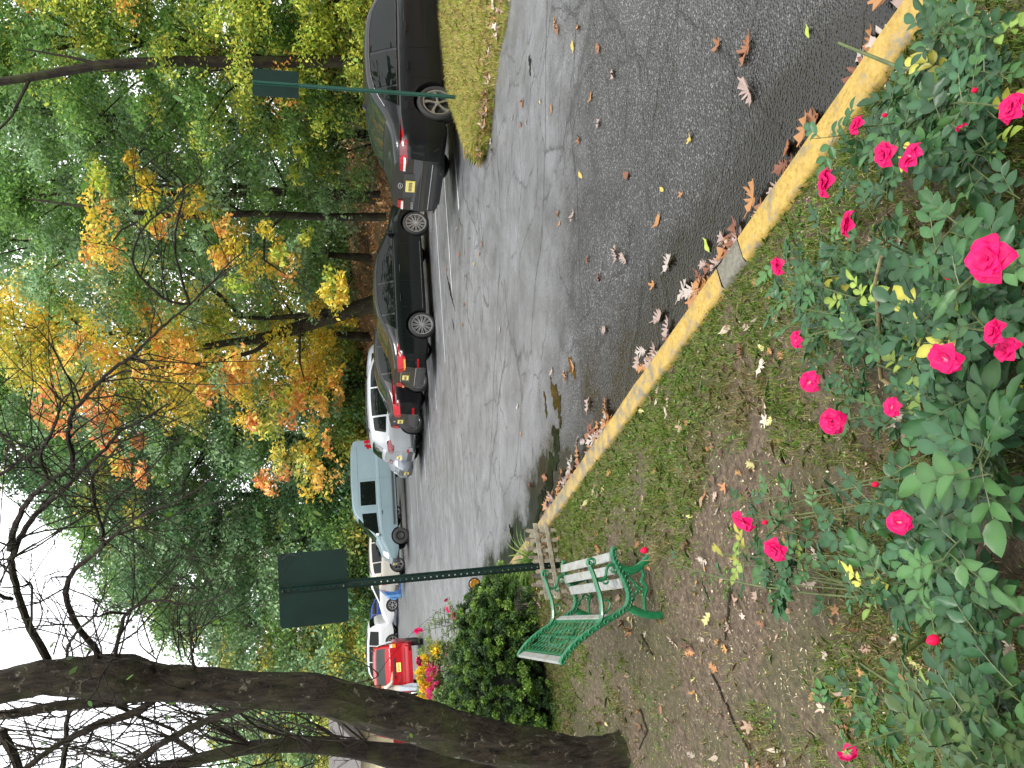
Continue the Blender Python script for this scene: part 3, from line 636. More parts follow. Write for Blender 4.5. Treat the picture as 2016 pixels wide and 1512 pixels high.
def car(name,label,cat,B,contact,which,head,paintm,wx,tyre=.335,rim=(5,'five'),glass=(),windows=(),rear=(),front=(),group='cars parked along the tree line',wheelw=.21,lean=0):
    """contact=(U,V) of the tyre named in which=(wheel index 0 rear/1 front, side -1 right/+1 left)"""
    g=at(*contact); wl=Vector((wx[which[0]]-B.L/2,which[1]*(B.W/2-.1),0)); rot=Matrix.Rotation(head,3,'Z'); c=g-rot@wl
    # tilt with the ground
    def gz(dx,dy):
        p=c+rot@Vector((dx,dy,0)); return float(G(p.x,p.y))
    root=empty(name,(c.x,c.y,float(G(c.x,c.y))),head); zf,zr,zl,zg=gz(1.4,0),gz(-1.4,0),gz(0,.8),gz(0,-.8)
    root.rotation_euler=(math.atan2(zl-zg,1.6),-math.atan2(zf-zr,2.8),head); root.location.z=(zf+zr+zl+zg)/4
    tag(root,label,cat,group)
    hx=B.L/2; V,F=B.mesh(); mb=MB(); mb.add([(x-hx,y,z) for x,y,z in V],F); body=mb.build('body',paintm,root)
    body.data.materials.append(WELL)
    cu=MB()
    for x in wx:
        for s in (-1,1): cu.lathe([(.001,s*(B.W/2-.30)),(tyre+.055,s*(B.W/2-.30)),(tyre+.055,s*(B.W/2+.2)),(.001,s*(B.W/2+.2))],36,'y',(x-hx,0,tyre))
    co=cu.build('cut',WELL); bm=bmesh.new(); bm.from_mesh(co.data); bmesh.ops.remove_doubles(bm,verts=bm.verts,dist=.004); bmesh.ops.recalc_face_normals(bm,faces=bm.faces); bm.to_mesh(co.data); bm.free()
    md=body.modifiers.new('b','BOOLEAN'); md.object=co; md.operation='DIFFERENCE'; md.solver='EXACT'
    co.matrix_world=Matrix.Identity(4); body.parent=None; bpy.context.view_layer.update()
    me=bpy.data.meshes.new_from_object(body.evaluated_get(bpy.context.evaluated_depsgraph_get())); body.modifiers.clear(); body.data=me; body.parent=root
    bpy.data.objects.remove(co)
    if len(me.materials)<2: me.materials.append(WELL)
    for p in me.polygons:
        ce=p.center; p.material_index=0
        for x in wx:
            d=Vector((ce.x-(x-hx),0,ce.z-tyre)); 
            if (abs(d.length-(tyre+.055))<.02 and abs(p.normal.y)<.3 and d.length>0 and p.normal.dot(d.normalized())<-.5) or (d.length<tyre+.06 and abs(abs(ce.y)-(B.W/2-.30))<.01): p.material_index=1
        if ce.z<B.zb+.03 and p.normal.z<-.5: p.material_index=1
    shade(me,38)
    W_=wheel_parts(tyre,rim[0],rim[1],wheelw)
    for x in wx:
        for s in (-1,1):
            w=link('wheel',W_[0],root); w.location=(x-hx,s*(B.W/2-.125),tyre); link('tyre',W_[1],w); link('rim',W_[2],w)
    S=lambda s:(lambda a,b:((a-hx if a>.45 and a<B.L-.5 else B.sh(a,b)-hx,s*B.side_y(a,b),b),(0,s*1.0,.25 if b>B.belt(a) else 0)))
    T=lambda a,b:((B.sh(a,B.top_z(a,b))-hx,b,B.top_z(a,b)),(0,0,1) if True else 0)
    RE=lambda a,b:((B.end_x(a,b)-hx,a,b),(-1,0,0)); FR=lambda a,b:((B.end_x(a,b,True)-hx,a,b),(1,0,0))
    for kind,x0,x1,gm in glass:      # windscreen / rear window on the sloping top
        n=8; lo=[];hi=[]
        for x,L_ in ((x0,lo),(x1,hi)):
            P=B.sec(x); w=P[12][0]-.06
            L_+= [(x,-w+2*w*i/n) for i in range(n+1)]
        slope=(1,0,.8) if kind=='windscreen' else (-1,0,.8)
        fn=lambda a,b,sl=slope:((B.sh(a,B.top_z(a,b))-hx,b,B.top_z(a,b)),(sl[0]*.6,0,.8))
        patch(kind,lo,hi,fn,gm,root,nu=11,nv=9,off=.006)
    for wdw in windows:              # (x0,x1,mat,[bottom offset, top offset])
        x0,x1,gm=wdw[:3]; bo,to=(wdw[3] if len(wdw)>3 else (.03,.085)); sl0,sl1=(wdw[4] if len(wdw)>4 else (0,0))
        for s in (-1,1):
            n=12; lo=[];hi=[]
            for i in range(n+1):
                x=x0+(x1-x0)*i/n; zl=min(B.belt(x),B.top(x)-.1)+bo; xt=x+sl0*(1-i/n)+sl1*(i/n); zh=max(B.top(xt)-to,zl+.012); lo.append((x,zl)); hi.append((xt,zh))
            patch('side_window',lo,hi,S(s),gm,root,nu=13,nv=6,off=.006)
    for it in rear: 
        nm,lo,hi,gm=it[:4]; patch(nm,lo,hi,RE,gm,root,off=it[4] if len(it)>4 else .008,nu=12,nv=5)
    for it in front:
        nm,lo,hi,gm=it[:4]; patch(nm,lo,hi,FR,gm,root,off=it[4] if len(it)>4 else .008,nu=12,nv=5)
    return root,hx,S,T,RE,FR
def rect(y0,y1,z0,z1): return [(y0,z0),(y1,z0)],[(y0,z1),(y1,z1)]
def sidestrip(root,B,S,s,name,pts,wd,mt,off=.008):
    """line along the body side through (x,z) points"""
    mb=MB(); P=[]
    pts=[(a,b) for a,b in pts]; Q=[]
    for (a,b),(c,d) in zip(pts[:-1],pts[1:]):
        k=max(2,int(math.hypot(c-a,d-b)/.12)); Q+=[(a+(c-a)*i/k,b+(d-b)*i/k) for i in range(k)]
    Q.append(pts[-1])
    for a,b in Q:
        p,o=S(s)(a,b); P.append(Vector(p)+Vector(o)*off)
    mb.tube(P,[wd/2]*len(P),6,flat=.5); o=mb.build(name,mt,root); return o
def mirror(root,B,x,z,mt,s):
    hx=B.L/2; y=s*(B.side_y(x,z)+.09); mb=MB(); mb.box((x-hx,y,z+.02),(.10,.17,.13),taper=.8); mb.bar((x-hx,s*B.side_y(x,z)*.97,z-.02),(x-hx,y,z),.05,.03)
    o=mb.build('wing_mirror',mt,root); bv=o.modifiers.new('b','BEVEL'); bv.width=.02; bv.segments=2; return o
def handle(root,B,S,s,x,z,mt,L=.19):
    return sidestrip(root,B,S,s,'door_handle',[(x,z),(x+L,z)],.028,mt,off=.022)
def plate(root,B,RE,z,y=0,front=False,w=.305,h=.152,off=.022):
    fn=RE; lo,hi=rect(y-w/2,y+w/2,z-h/2,z+h/2); o=patch('licence_plate',lo,hi,fn,PLATE,root,nu=4,nv=3,off=off,th=.0)
    mb=MB(); sg=1 if front else -1
    for i in range(6):
        p,_=fn(y-w/2+.05+i*.042,z); mb.box((p[0]+sg*(off+.003),p[1],p[2]),(.004,.018,.055))
    mb.build('plate_characters',INK,o); return o
def rails(root,B,x0,x1,mt,dy=.55,h=.05):
    hx=B.L/2
    for s in (-1,1):
        mb=MB(); P=[(x-hx,s*dy,B.top_z(x,dy)+(h if 0<i<9 else 0)) for i,x in enumerate(np.linspace(x0,x1,10))]; mb.tube(P,.016,6); mb.build('roof_rail',mt,root)
def seams(root,B,S,s,xs,zb,zt):
    for x in xs: sidestrip(root,B,S,s,'door_gap',[(x,zb),(x-.01,(zb+zt)/2),(x,zt)],.009,TRIM,off=.001)
# --- 1: charcoal sedan, the nearest
P1=paint('paint_charcoal',(.007,.008,.009),.1)
top=[(0,1.06),(.12,1.08),(.55,1.12),(.75,1.17),(1.35,1.42),(1.7,1.485),(2.2,1.50),(2.8,1.47),(3.05,1.42),(3.85,1.04),(4.0,1.01),(4.5,.90),(4.72,.78),(4.82,.62)]
B1=Body(4.82,1.84,top,[(0,.90),(.8,.96),(2,.94),(3.9,.90),(4.82,.62)])
r1,hx,S,T,RE,FR=car('parked_sedan','charcoal sedan nearest the road, tail towards us behind the sign post','car',B1,(1304,903),(0,-1),HD,P1,(1.04,3.79),.34,(5,'twist'),
  [('windscreen',3.82,3.08,GLASS),('rear_window',.80,1.38,GLASSL)],
  [(2.16,3.78,GLASS,(.03,.10)),(1.40,2.10,GLASS,(.03,.10)),(.98,1.36,GLASS,(.03,.10),(.22,0))],
  rear=[('bumper_insert',*rect(-.82,.82,.26,.44),TRIM),('bumper_bar',*rect(-.84,.84,.30,.36),P1,.06),('plate_recess',*rect(-.34,.34,.70,.90),TRIM,.004),
        ('taillight',[(.42,.90),(.60,.865),(.86,.86)],[(.42,.975),(.6,.985),(.86,.985)],RED,.012),('taillight',[(-.86,.86),(-.60,.865),(-.42,.90)],[(-.86,.985),(-.6,.985),(-.42,.975)],RED,.012),
        ('reverse_light',*rect(.44,.72,.89,.925),WLENS,.03),('reverse_light',*rect(-.72,-.44,.89,.925),WLENS,.03),('trunk_gap',*rect(-.70,.70,.615,.625),TRIM,.003),('chrome_strip',*rect(-.66,.66,.455,.466),CHROME,.01)])
plate(r1,B1,RE,.79)
for s in (-1,1):
    patch('taillight_side',[(.05,.86),(.30,.90)],[(.05,.985),(.42,.975)],S(s),DRED,r1,off=.008); sidestrip(r1,B1,S,s,'window_trim',[(.98,.985),(2.2,.965),(3.76,.925)],.016,CHROME,.012)
    P=[(x,max(B1.top(x)-.085,B1.belt(x)+.04)) for x in (1.0,1.2,1.4,1.7,2.1,2.6,3.0,3.3,3.6,3.8)]; sidestrip(r1,B1,S,s,'window_trim',P,.016,CHROME,.012)
    seams(r1,B1,S,s,(1.52,2.13,3.25),.28,.93); mirror(r1,B1,3.55,.97,P1,s); handle(r1,B1,S,s,1.62,.80,P1); handle(r1,B1,S,s,2.42,.79,P1)
    sidestrip(r1,B1,S,s,'sill',[(1.5,.235),(3.35,.235)],.07,TRIM,.0)
mb=MB(); c_=[(.07*math.cos(a),.07*math.sin(a)) for a in np.linspace(0,6.28,17)[:-1]]
patch('fuel_door',[(.86,.73),(1.02,.73)],[(.86,.89),(1.02,.89)],S(-1),P1,r1,off=.004,th=.0)
mb=MB()
for k in range(14):
    a=k/14*6.283; a2=(k+1)/14*6.283; x=B1.end_x(0,.955)-hx-.008; mb.bar((x,.075*math.cos(a),.955+.035*math.sin(a)),(x,.075*math.cos(a2),.955+.035*math.sin(a2)),.008,.01,(1,0,0))
mb.bar((x,-.04,.955),(x,.04,.955),.012,.01); mb.build('badge',SILV,r1)
def lettering(txt,size,mt,parent,loc,rot):
    cu=bpy.data.curves.new('t','FONT'); cu.body=txt; cu.size=size; cu.extrude=.002; o=bpy.data.objects.new('t',cu); col.objects.link(o)
    bpy.context.view_layer.update(); me=bpy.data.meshes.new_from_object(o.evaluated_get(bpy.context.evaluated_depsgraph_get())); bpy.data.objects.remove(o)
    me.materials.clear(); me.materials.append(mt); q=link('lettering',me,parent); q.location=loc; q.rotation_euler=rot; return q
lettering('LEGACY',.06,SILV,r1,(B1.end_x(.6,.74)-hx-.012,.68,.72),(R(90),0,R(-90)))
mb=MB(); x=1.62-hx; z=B1.top_z(1.62,0); mb.prism([(-.10,0),(.08,0),(.02,.055),(0,.055)],-.022,.022,lambda a,b,h:(x-a,h,z+b-.005)); mb.build('roof_antenna',TRIM,r1)
# --- 2: black saloon seen broadside
P2=paint('paint_black_green',(.003,.005,.0045),.0,.2)
top=[(0,1.03),(.1,1.06),(.5,1.09),(.72,1.13),(1.35,1.38),(1.75,1.455),(2.3,1.47),(2.9,1.44),(3.15,1.38),(3.85,1.06),(4.05,1.02),(4.6,.93),(4.85,.80),(4.95,.60)]
B2=Body(4.95,1.84,top,[(0,.88),(.8,.95),(2,.95),(4,.92),(4.95,.6)])
r2,hx,S,T,RE,FR=car('parked_sedan','glossy black sedan with multi spoke wheels seen broadside behind the charcoal one','car',B2,(872,857),(0,-1),HD,P2,(1.07,3.93),.335,(12,'multi'),
  [('windscreen',3.86,3.16,GLASS),('rear_window',.78,1.40,GLASSL)],[(2.30,3.86,GLASS,(.03,.09)),(1.42,2.24,GLASS,(.03,.09)),(.98,1.37,GLASS,(.03,.09),(.2,0))],
  rear=[('plate_recess',*rect(-.40,.40,.66,.86),TRIM,.004),('taillight',[(.36,.86),(.60,.76),(.86,.78)],[(.36,.95),(.6,.97),(.86,.98)],RED,.02),('taillight',[(-.86,.78),(-.60,.76),(-.36,.86)],[(-.86,.98),(-.6,.97),(-.36,.95)],RED,.02),
        ('turn_light',*rect(-.84,-.56,.78,.82),AMB,.03),('turn_light',*rect(.56,.84,.78,.82),AMB,.03),('chrome_strip',*rect(-.42,.42,.865,.89),CHROME,.015),('diffuser',*rect(-.6,.6,.28,.42),TRIM,.006),('reflector',*rect(-.84,-.70,.46,.50),RED,.015),('bumper_line',*rect(-.8,.8,.52,.535),CHROME,.006)])
plate(r2,B2,RE,.76)
for s in (-1,1):
    patch('taillight_side',[(.05,.78),(.18,.86)],[(.05,.97),(.45,.96)],S(s),RED,r2,off=.008)
    sidestrip(r2,B2,S,s,'window_trim',[(.98,.975),(2.2,.975),(3.86,.955)],.016,CHROME,.012)
    P=[(x,max(B2.top(x)-.075,B2.belt(x)+.04)) for x in (1.0,1.2,1.4,1.7,2.1,2.6,3.0,3.3,3.6,3.85)]; sidestrip(r2,B2,S,s,'window_trim',P,.014,TRIM,.012)
    seams(r2,B2,S,s,(1.55,2.27,3.32),.28,.94); mirror(r2,B2,3.6,.99,P2,s); handle(r2,B2,S,s,1.68,.82,CHROME); handle(r2,B2,S,s,2.5,.81,CHROME)
    sidestrip(r2,B2,S,s,'sill_trim',[(1.5,.29),(3.4,.27)],.02,CHROME,.004)
# --- 3: small black saloon
P3=paint('paint_black',(.006,.006,.007),.1,.25)
top=[(0,1.05),(.1,1.08),(.4,1.10),(.6,1.14),(1.2,1.38),(1.6,1.45),(2.2,1.46),(2.7,1.42),(3.4,1.08),(3.7,1.02),(4.3,.88),(4.55,.6)]
B3=Body(4.55,1.77,top,[(0,.92),(2,.95),(3.6,.92),(4.55,.6)])
r3,hx,S,T,RE,FR=car('parked_sedan','small black sedan, only its tail showing between the broadside one and the white crossover','car',B3,(762,843),(0,-1),HD,P3,(.95,3.6),.32,(7,'five'),
  [('windscreen',3.42,2.74,GLASS),('rear_window',.66,1.22,GLASSL)],[(2.1,3.4,GLASS,(.03,.09)),(1.25,2.05,GLASS,(.03,.09)),(.85,1.2,GLASS,(.03,.09),(.2,0))],
  rear=[('plate_recess',*rect(-.33,.33,.70,.90),TRIM,.004),('taillight',[(.40,.84),(.60,.80),(.84,.84)],[(.40,.93),(.6,1.0),(.84,1.03)],RED,.02),('taillight',[(-.84,.84),(-.60,.80),(-.40,.84)],[(-.84,1.03),(-.6,1.0),(-.4,.93)],RED,.02),('diffuser',*rect(-.5,.5,.28,.40),TRIM,.006),('reflector',*rect(-.80,-.70,.44,.50),RED,.015),('badge',*rect(-.05,.05,.94,.99),SILV,.012)])
plate(r3,B3,RE,.80)
for s in (-1,1): patch('taillight_side',[(.05,.85),(.15,.88)],[(.05,1.02),(.40,1.0)],S(s),RED,r3,off=.008); seams(r3,B3,S,s,(2.08,),.28,.94); mirror(r3,B3,3.2,.98,P3,s)
# --- 4: white crossover
P4=paint('paint_silver_white',(.30,.32,.34),.3,.3)
topS=[(0,1.14),(.06,1.22),(.22,1.42),(.45,1.60),(.9,1.66),(1.8,1.69),(2.6,1.66),(2.95,1.58),(3.65,1.16),(3.9,1.10),(4.35,1.0),(4.55,.72)]
def suv(L,W,top,zb=.24,belt=None): return Body(L,W,top,belt or [(0,1.08),(.4,1.12),(1.5,1.06),(3.6,1.0),(L,.7)],zb,.30,plan=[(0,.84),(.1,.92),(.3,.97),(.7,1),(L-.8,1),(L-.35,.94),(L-.1,.82),(L,.66)],rshift=[(.2,.05),(.4,0),(.7,0),(.8,.04),(1.2,.07),(2,.1)])
B4=suv(4.55,1.85,topS)
r4,hx,S,T,RE,FR=car('parked_crossover','silver white crossover with dark red tail lamps and a grey rear bumper','car',B4,(681,834),(0,-1),HD,P4,(.9,3.6),.355,(5,'five'),
  [('windscreen',3.62,3.0,GLASS),('rear_window',.10,.40,GLASS)],[(2.15,3.5,GLASS,(.03,.10)),(1.2,2.1,GLASS,(.03,.10)),(.62,1.14,GLASS,(.06,.13),(.1,0))],
  rear=[('lower_bumper',*rect(-.82,.82,.28,.52),GREYC,.01),('skid_plate',*rect(-.5,.5,.30,.36),SILV,.03),('plate_recess',*rect(-.35,.35,.66,.86),SILV,.004),('taillight',[(.38,.98),(.86,.94)],[(.38,1.06),(.86,1.16)],DRED,.02),('taillight',[(-.86,.94),(-.38,.98)],[(-.86,1.16),(-.38,1.06)],DRED,.02),('reflector',*rect(-.80,-.66,.50,.56),RED,.02)],group='cars parked along the tree line')
plate(r4,B4,RE,.76)
for s in (-1,1):
    patch('taillight_side',[(.06,.98),(.2,1.0)],[(.10,1.13),(.48,1.10)],S(s),DRED,r4,off=.008); sidestrip(r4,B4,S,s,'cladding',[(.1,.40),(.5,.42)],.14,GREYC,.0); sidestrip(r4,B4,S,s,'cladding',[(1.4,.30),(3.1,.30)],.12,GREYC,.0)
    seams(r4,B4,S,s,(1.5,2.12,3.2),.34,1.04); mirror(r4,B4,3.35,1.06,P4,s)
rails(r4,B4,.7,2.6,TRIM)
# --- 5: silver crossover parked tail in
P5=paint('paint_silver',(.20,.22,.25),.4,.28)
B5=suv(4.6,1.84,[(0,1.14),(.06,1.22),(.22,1.42),(.45,1.58),(.9,1.64),(1.8,1.67),(2.6,1.63),(2.95,1.55),(3.55,1.16),(3.8,1.10),(4.35,1.0),(4.6,.74)])
r5,hx,S,T,RE,FR=car('parked_crossover','silver crossover backed in, its dotted chrome grille and plate facing us before the van','car',B5,(650,830),(1,1),HD+math.pi,P5,(.95,3.65),.35,(5,'five'),
  [('windscreen',3.52,3.0,GLASS),('rear_window',.10,.40,GLASS)],[(2.15,3.4,GLASS,(.03,.10)),(1.2,2.1,GLASS,(.03,.10)),(.62,1.14,GLASS,(.06,.13))],
  front=[('grille',[(-.34,.60),(.34,.60)],[(-.42,.86),(.42,.86)],TRIM,.012),('headlight',[(.46,.80),(.84,.80)],[(.46,.87),(.84,.90)],WLENS,.02),('headlight',[(-.84,.80),(-.46,.80)],[(-.84,.90),(-.46,.87)],WLENS,.02),('lower_grille',*rect(-.6,.6,.30,.46),GREYC,.01),('bumper_accent',*rect(-.7,.7,.25,.29),SILV,.03)])
plate(r5,B5,FR,.50,front=True)
mb=MB()
for i in range(11):
    for j in range(5):
        y=-.36+.072*i+(.036 if j%2 else 0); z=.62+.055*j
        if abs(y)<.40: p,_=FR(y,z); mb.box((p[0]+.022,p[1],p[2]),(.02,.032,.022))
mb.build('grille_studs',CHROME,r5)
for s in (-1,1): seams(r5,B5,S,s,(1.5,2.12,3.2),.34,1.04); mirror(r5,B5,3.3,1.06,P5,s); sidestrip(r5,B5,S,s,'cladding',[(1.5,.30),(3.1,.30)],.12,GREYC,.0)
# --- 6: pale blue grey van
P6=paint('paint_van',(.17,.235,.26),.1,.35)
top=[(0,2.24),(.10,2.33),(.5,2.40),(1.8,2.42),(3.0,2.38),(3.35,2.28),(3.75,1.98),(4.55,1.36),(4.75,1.28),(5.25,1.12),(5.45,.85),(5.5,.6)]
B6=Body(5.5,2.05,top,[(0,1.30),(3,1.30),(4.6,1.20),(5.5,.8)],.42,.13,plan=[(0,.93),(.1,.97),(.5,1),(4.2,1),(4.9,.95),(5.3,.86),(5.5,.70)],rshift=[(0,0),(3,.05)],fshift=[(.2,-.05),(.7,0),(.9,-.02),(1.4,-.05),(3,0)])
r6,hx,S,T,RE,FR=car('cargo_van','tall pale blue grey van with a black side window and steel wheels','van',B6,(459,805),(1,1),HD+math.pi,P6,(1.05,4.45),.355,(5,'steel'),
  [('windscreen',4.5,3.55,GLASS)],[],
  rear=[('taillight',*rect(.86,.99,1.25,1.75),RED,.02),('taillight',*rect(-.99,-.86,1.25,1.75),RED,.02),('rear_bumper',*rect(-.9,.9,.44,.62),GREYC,.06)],
  front=[('grille',*rect(-.55,.55,.86,1.12),TRIM,.012),('headlight',*rect(.60,.86,.90,1.12),WLENS,.02),('headlight',*rect(-.86,-.60,.90,1.12),WLENS,.02),('front_bumper',*rect(-.80,.80,.45,.75),GREYC,.05)],wheelw=.22)
plate(r6,B6,FR,.62,front=True,off=.07)
for i in range(4):
    mb=MB(); 
    for y in np.linspace(-.52,.52,2): pass
    z=.89+.065*i; a,_=FR(-.5,z); c2,_=FR(.5,z); m_,_=FR(0,z); mb.tube([(a[0]+.03,a[1],z),(m_[0]+.03,0,z),(c2[0]+.03,c2[1],z)],.011,6); mb.build('grille_bar',CHROME,r6)
for s in (-1,1):
    patch('side_window',[(3.38,1.36),(4.42,1.28)],[(3.38,1.98),(3.92,1.92)],S(s),GLASS,r6,off=.006); patch('side_window',[(1.95,1.36),(3.02,1.36)],[(1.95,2.02),(3.02,2.02)],S(s),GLASS,r6,off=.006)
    patch('taillight_side',[(.02,1.30),(.16,1.30)],[(.02,1.78),(.16,1.78)],S(s),RED,r6,off=.01)
    sidestrip(r6,B6,S,s,'side_cladding',[(1.55,.62),(3.95,.62)],.14,GREYC,.0); sidestrip(r6,B6,S,s,'side_cladding',[(.1,.66),(.6,.66)],.16,GREYC,.0)
    seams(r6,B6,S,s,(1.85,3.12,),.5,2.1); seams(r6,B6,S,s,(3.22,),.5,1.9); sidestrip(r6,B6,S,s,'door_gap',[(.3,2.12),(3.1,2.10)],.012,TRIM,.002); sidestrip(r6,B6,S,s,'door_gap',[(.3,1.18),(4.2,1.12)],.012,TRIM,.001)
    handle(r6,B6,S,s,3.3,1.12,TRIM,.18); mirror(r6,B6,4.35,1.33,WLENS,s)
# --- 7: off white crossover behind the big sign post
P7=paint('paint_offwhite',(.40,.385,.34),.05,.35)
B7=suv(4.65,1.83,[(0,1.10),(.06,1.2),(.25,1.45),(.5,1.60),(1.0,1.65),(2.0,1.66),(2.7,1.60),(3.0,1.52),(3.65,1.12),(4.4,.98),(4.65,.72)])
r7,hx,S,T,RE,FR=car('parked_crossover','off white crossover with roof rails between the van and the tall sign post','car',B7,(402,797),(0,-1),HD+.12,P7,(.95,3.6),.34,(6,'five'),
  [('windscreen',3.62,3.05,GLASS),('rear_window',.1,.42,GLASS)],[(2.15,3.5,GLASS,(.03,.10)),(1.15,2.1,GLASS,(.03,.10)),(.6,1.1,GLASS,(.05,.13))],
  rear=[('taillight',*rect(.62,.86,.95,1.15),RED,.02),('taillight',*rect(-.86,-.62,.95,1.15),RED,.02),('lower_bumper',*rect(-.8,.8,.28,.5),GREYC,.01)])
rails(r7,B7,.6,2.7,TRIM)
for s in (-1,1): patch('taillight_side',[(.05,.96),(.2,.98)],[(.05,1.14),(.35,1.12)],S(s),RED,r7,off=.008); sidestrip(r7,B7,S,s,'cladding',[(1.4,.32),(3.1,.32)],.12,GREYC,.0); seams(r7,B7,S,s,(2.12,),.34,1.04)
# --- 9: white hatchback, nose to the left
P9=paint('paint_white',(.50,.51,.52),.0,.3)
B9=suv(4.5,1.8,[(0,1.1),(.06,1.2),(.3,1.42),(.8,1.52),(1.8,1.55),(2.4,1.5),(3.4,1.08),(3.7,1.0),(4.3,.85),(4.5,.62)],.2)
r9,hx,S,T,RE,FR=car('parked_hatchback','white hatchback with its long sloping nose pointing left beside the blue metal bin','car',B9,(322,784),(1,1),HD+math.pi-.12,P9,(.8,3.45),.33,(8,'five'),
  [('windscreen',3.38,2.5,GLASS),('rear_window',.12,.5,GLASS)],[(1.9,3.2,GLASS,(.03,.09)),(.7,1.85,GLASS,(.03,.09))],front=[('headlight',[(.45,.66),(.82,.68)],[(.45,.72),(.82,.82)],WLENS,.02),('headlight',[(-.82,.68),(-.45,.66)],[(-.82,.82),(-.45,.72)],WLENS,.02),('grille',*rect(-.4,.4,.30,.48),TRIM,.01)])
for s in (-1,1): seams(r9,B9,S,s,(1.87,),.3,.98); sidestrip(r9,B9,S,s,'cladding',[(1.2,.27),(3.0,.27)],.10,GREYC,.0)
# --- 10: blue hatchback
P10=paint('paint_blue',(.02,.045,.22),.2,.3)
B10=suv(4.1,1.74,[(0,1.1),(.06,1.2),(.3,1.42),(.8,1.48),(1.6,1.5),(2.3,1.45),(3.1,1.05),(3.9,.88),(4.1,.62)],.2)
r10,hx,S,T,RE,FR=car('parked_hatchback','deep blue hatchback half hidden by the red car','car',B10,(272,777),(0,-1),HD+.1,P10,(.7,3.25),.32,(10,'multi'),
  [('windscreen',3.08,2.35,GLASS),('rear_window',.12,.5,GLASS)],[(1.8,2.95,GLASS,(.03,.09)),(.65,1.75,GLASS,(.03,.09))],rear=[('taillight',*rect(.6,.82,.85,1.05),RED,.02),('taillight',*rect(-.82,-.6,.85,1.05),RED,.02)])
for s in (-1,1): seams(r10,B10,S,s,(1.77,),.3,.98)
# --- 11: long white SUV with roof rails
B11=suv(5.1,1.95,[(0,1.2),(.06,1.35),(.25,1.68),(.5,1.78),(1.2,1.84),(2.6,1.84),(3.1,1.78),(3.8,1.30),(4.1,1.24),(4.9,1.12),(5.1,.85)],.26,[(0,1.16),(2,1.14),(3.9,1.12),(5.1,.8)])
r11,hx,S,T,RE,FR=car('parked_suv','long white wagon with dark roof rails seen over the red car','car',B11,(252,785),(0,1),math.pi-.05,P9,(1.1,4.0),.37,(6,'five'),
  [('windscreen',3.78,3.15,GLASS),('rear_window',.1,.3,GLASS)],[(2.4,3.6,GLASS,(.03,.10)),(1.4,2.35,GLASS,(.03,.10)),(.5,1.35,GLASS,(.03,.10))],front=[('grille',*rect(-.5,.5,.62,.95),TRIM,.01),('headlight',*rect(.55,.85,.8,.95),WLENS,.02),('headlight',*rect(-.85,-.55,.8,.95),WLENS,.02)])
rails(r11,B11,.6,3.0,TRIM,.62); 
for s in (-1,1): seams(r11,B11,S,s,(1.38,2.37),.34,1.1)
# --- 12: red SUV, tail to us
P12=paint('paint_red',(.34,.004,.010),.0,.28)
B12=Body(4.3,1.80,[(0,1.18),(.05,1.25),(.18,1.55),(.4,1.72),(1.0,1.77),(2.2,1.77),(2.7,1.68),(3.2,1.25),(3.5,1.15),(4.1,1.02),(4.3,.8)],[(0,1.12),(1.5,1.08),(3.2,1.05),(4.3,.75)],.42,.20,plan=[(0,.88),(.1,.93),(.3,.97),(.7,1),(3.6,1),(4.1,.9),(4.3,.75)],rshift=[(.3,-.04),(.62,-.04),(.7,.02),(1.2,.03),(2,.08)])
r12,hx,S,T,RE,FR=car('parked_suv','bright red older compact SUV, tail to us, beside the standing person','car',B12,(251,832),(0,-1),R(107),P12,(.75,3.2),.345,(5,'five'),
  [('windscreen',3.16,2.74,GLASS),('rear_window',.10,.34,GLASSL)],[(1.9,3.0,GLASS,(.03,.10)),(1.0,1.85,GLASS,(.03,.10)),(.45,.95,GLASS,(.03,.12))],
  rear=[('rear_bumper',*rect(-.84,.84,.44,.66),P12,.06),('turn_light',*rect(.68,.80,1.00,1.12),AMB,.03),('turn_light',*rect(-.80,-.68,1.00,1.12),AMB,.03),('reverse_light',*rect(.68,.80,1.12,1.2),WLENS,.03),('reverse_light',*rect(-.80,-.68,1.12,1.2),WLENS,.03),('tailgate_handle',*rect(-.35,.35,1.04,1.08),TRIM,.02),('tailgate_gap',*rect(-.64,.64,.70,.715),TRIM,.004)],group='cars beyond the hedge')
plate(r12,B12,RE,.92,y=-.02)
rails(r12,B12,.5,2.3,TRIM,.6)
# --- 14: dark red pickup behind the trunk
P14=paint('paint_maroon',(.12,.008,.010),.1,.3)
B14=Body(5.2,1.9,[(0,1.1),(.1,1.12),(1.9,1.12),(2.0,1.3),(2.15,1.75),(2.5,1.80),(3.3,1.78),(3.95,1.2),(4.9,1.05),(5.2,.8)],[(0,1.05),(5.2,1.0)],.42,.2,plan=[(0,.93),(.2,.98),(.6,1),(4.6,1),(5.0,.9),(5.2,.75)])
r14,hx,S,T,RE,FR=car('pickup_truck','dark maroon pickup with a black cab, mostly behind the leaning trunk','truck',B14,(146,826),(0,-1),R(104),P14,(.95,4.2),.37,(5,'five'),
  [('windscreen',3.9,3.35,GLASS),('rear_window',2.02,2.14,GLASS)],[(2.3,3.6,GLASS,(.03,.10))],rear=[('taillight',*rect(.80,.92,.82,1.02),RED,.02),('taillight',*rect(-.92,-.80,.82,1.02),RED,.02),('rear_bumper',*rect(-.85,.85,.45,.6),CHROME,.06)],group='cars beyond the hedge')
for r_ in (r9,r10,r11): r_['group']='cars beyond the hedge'
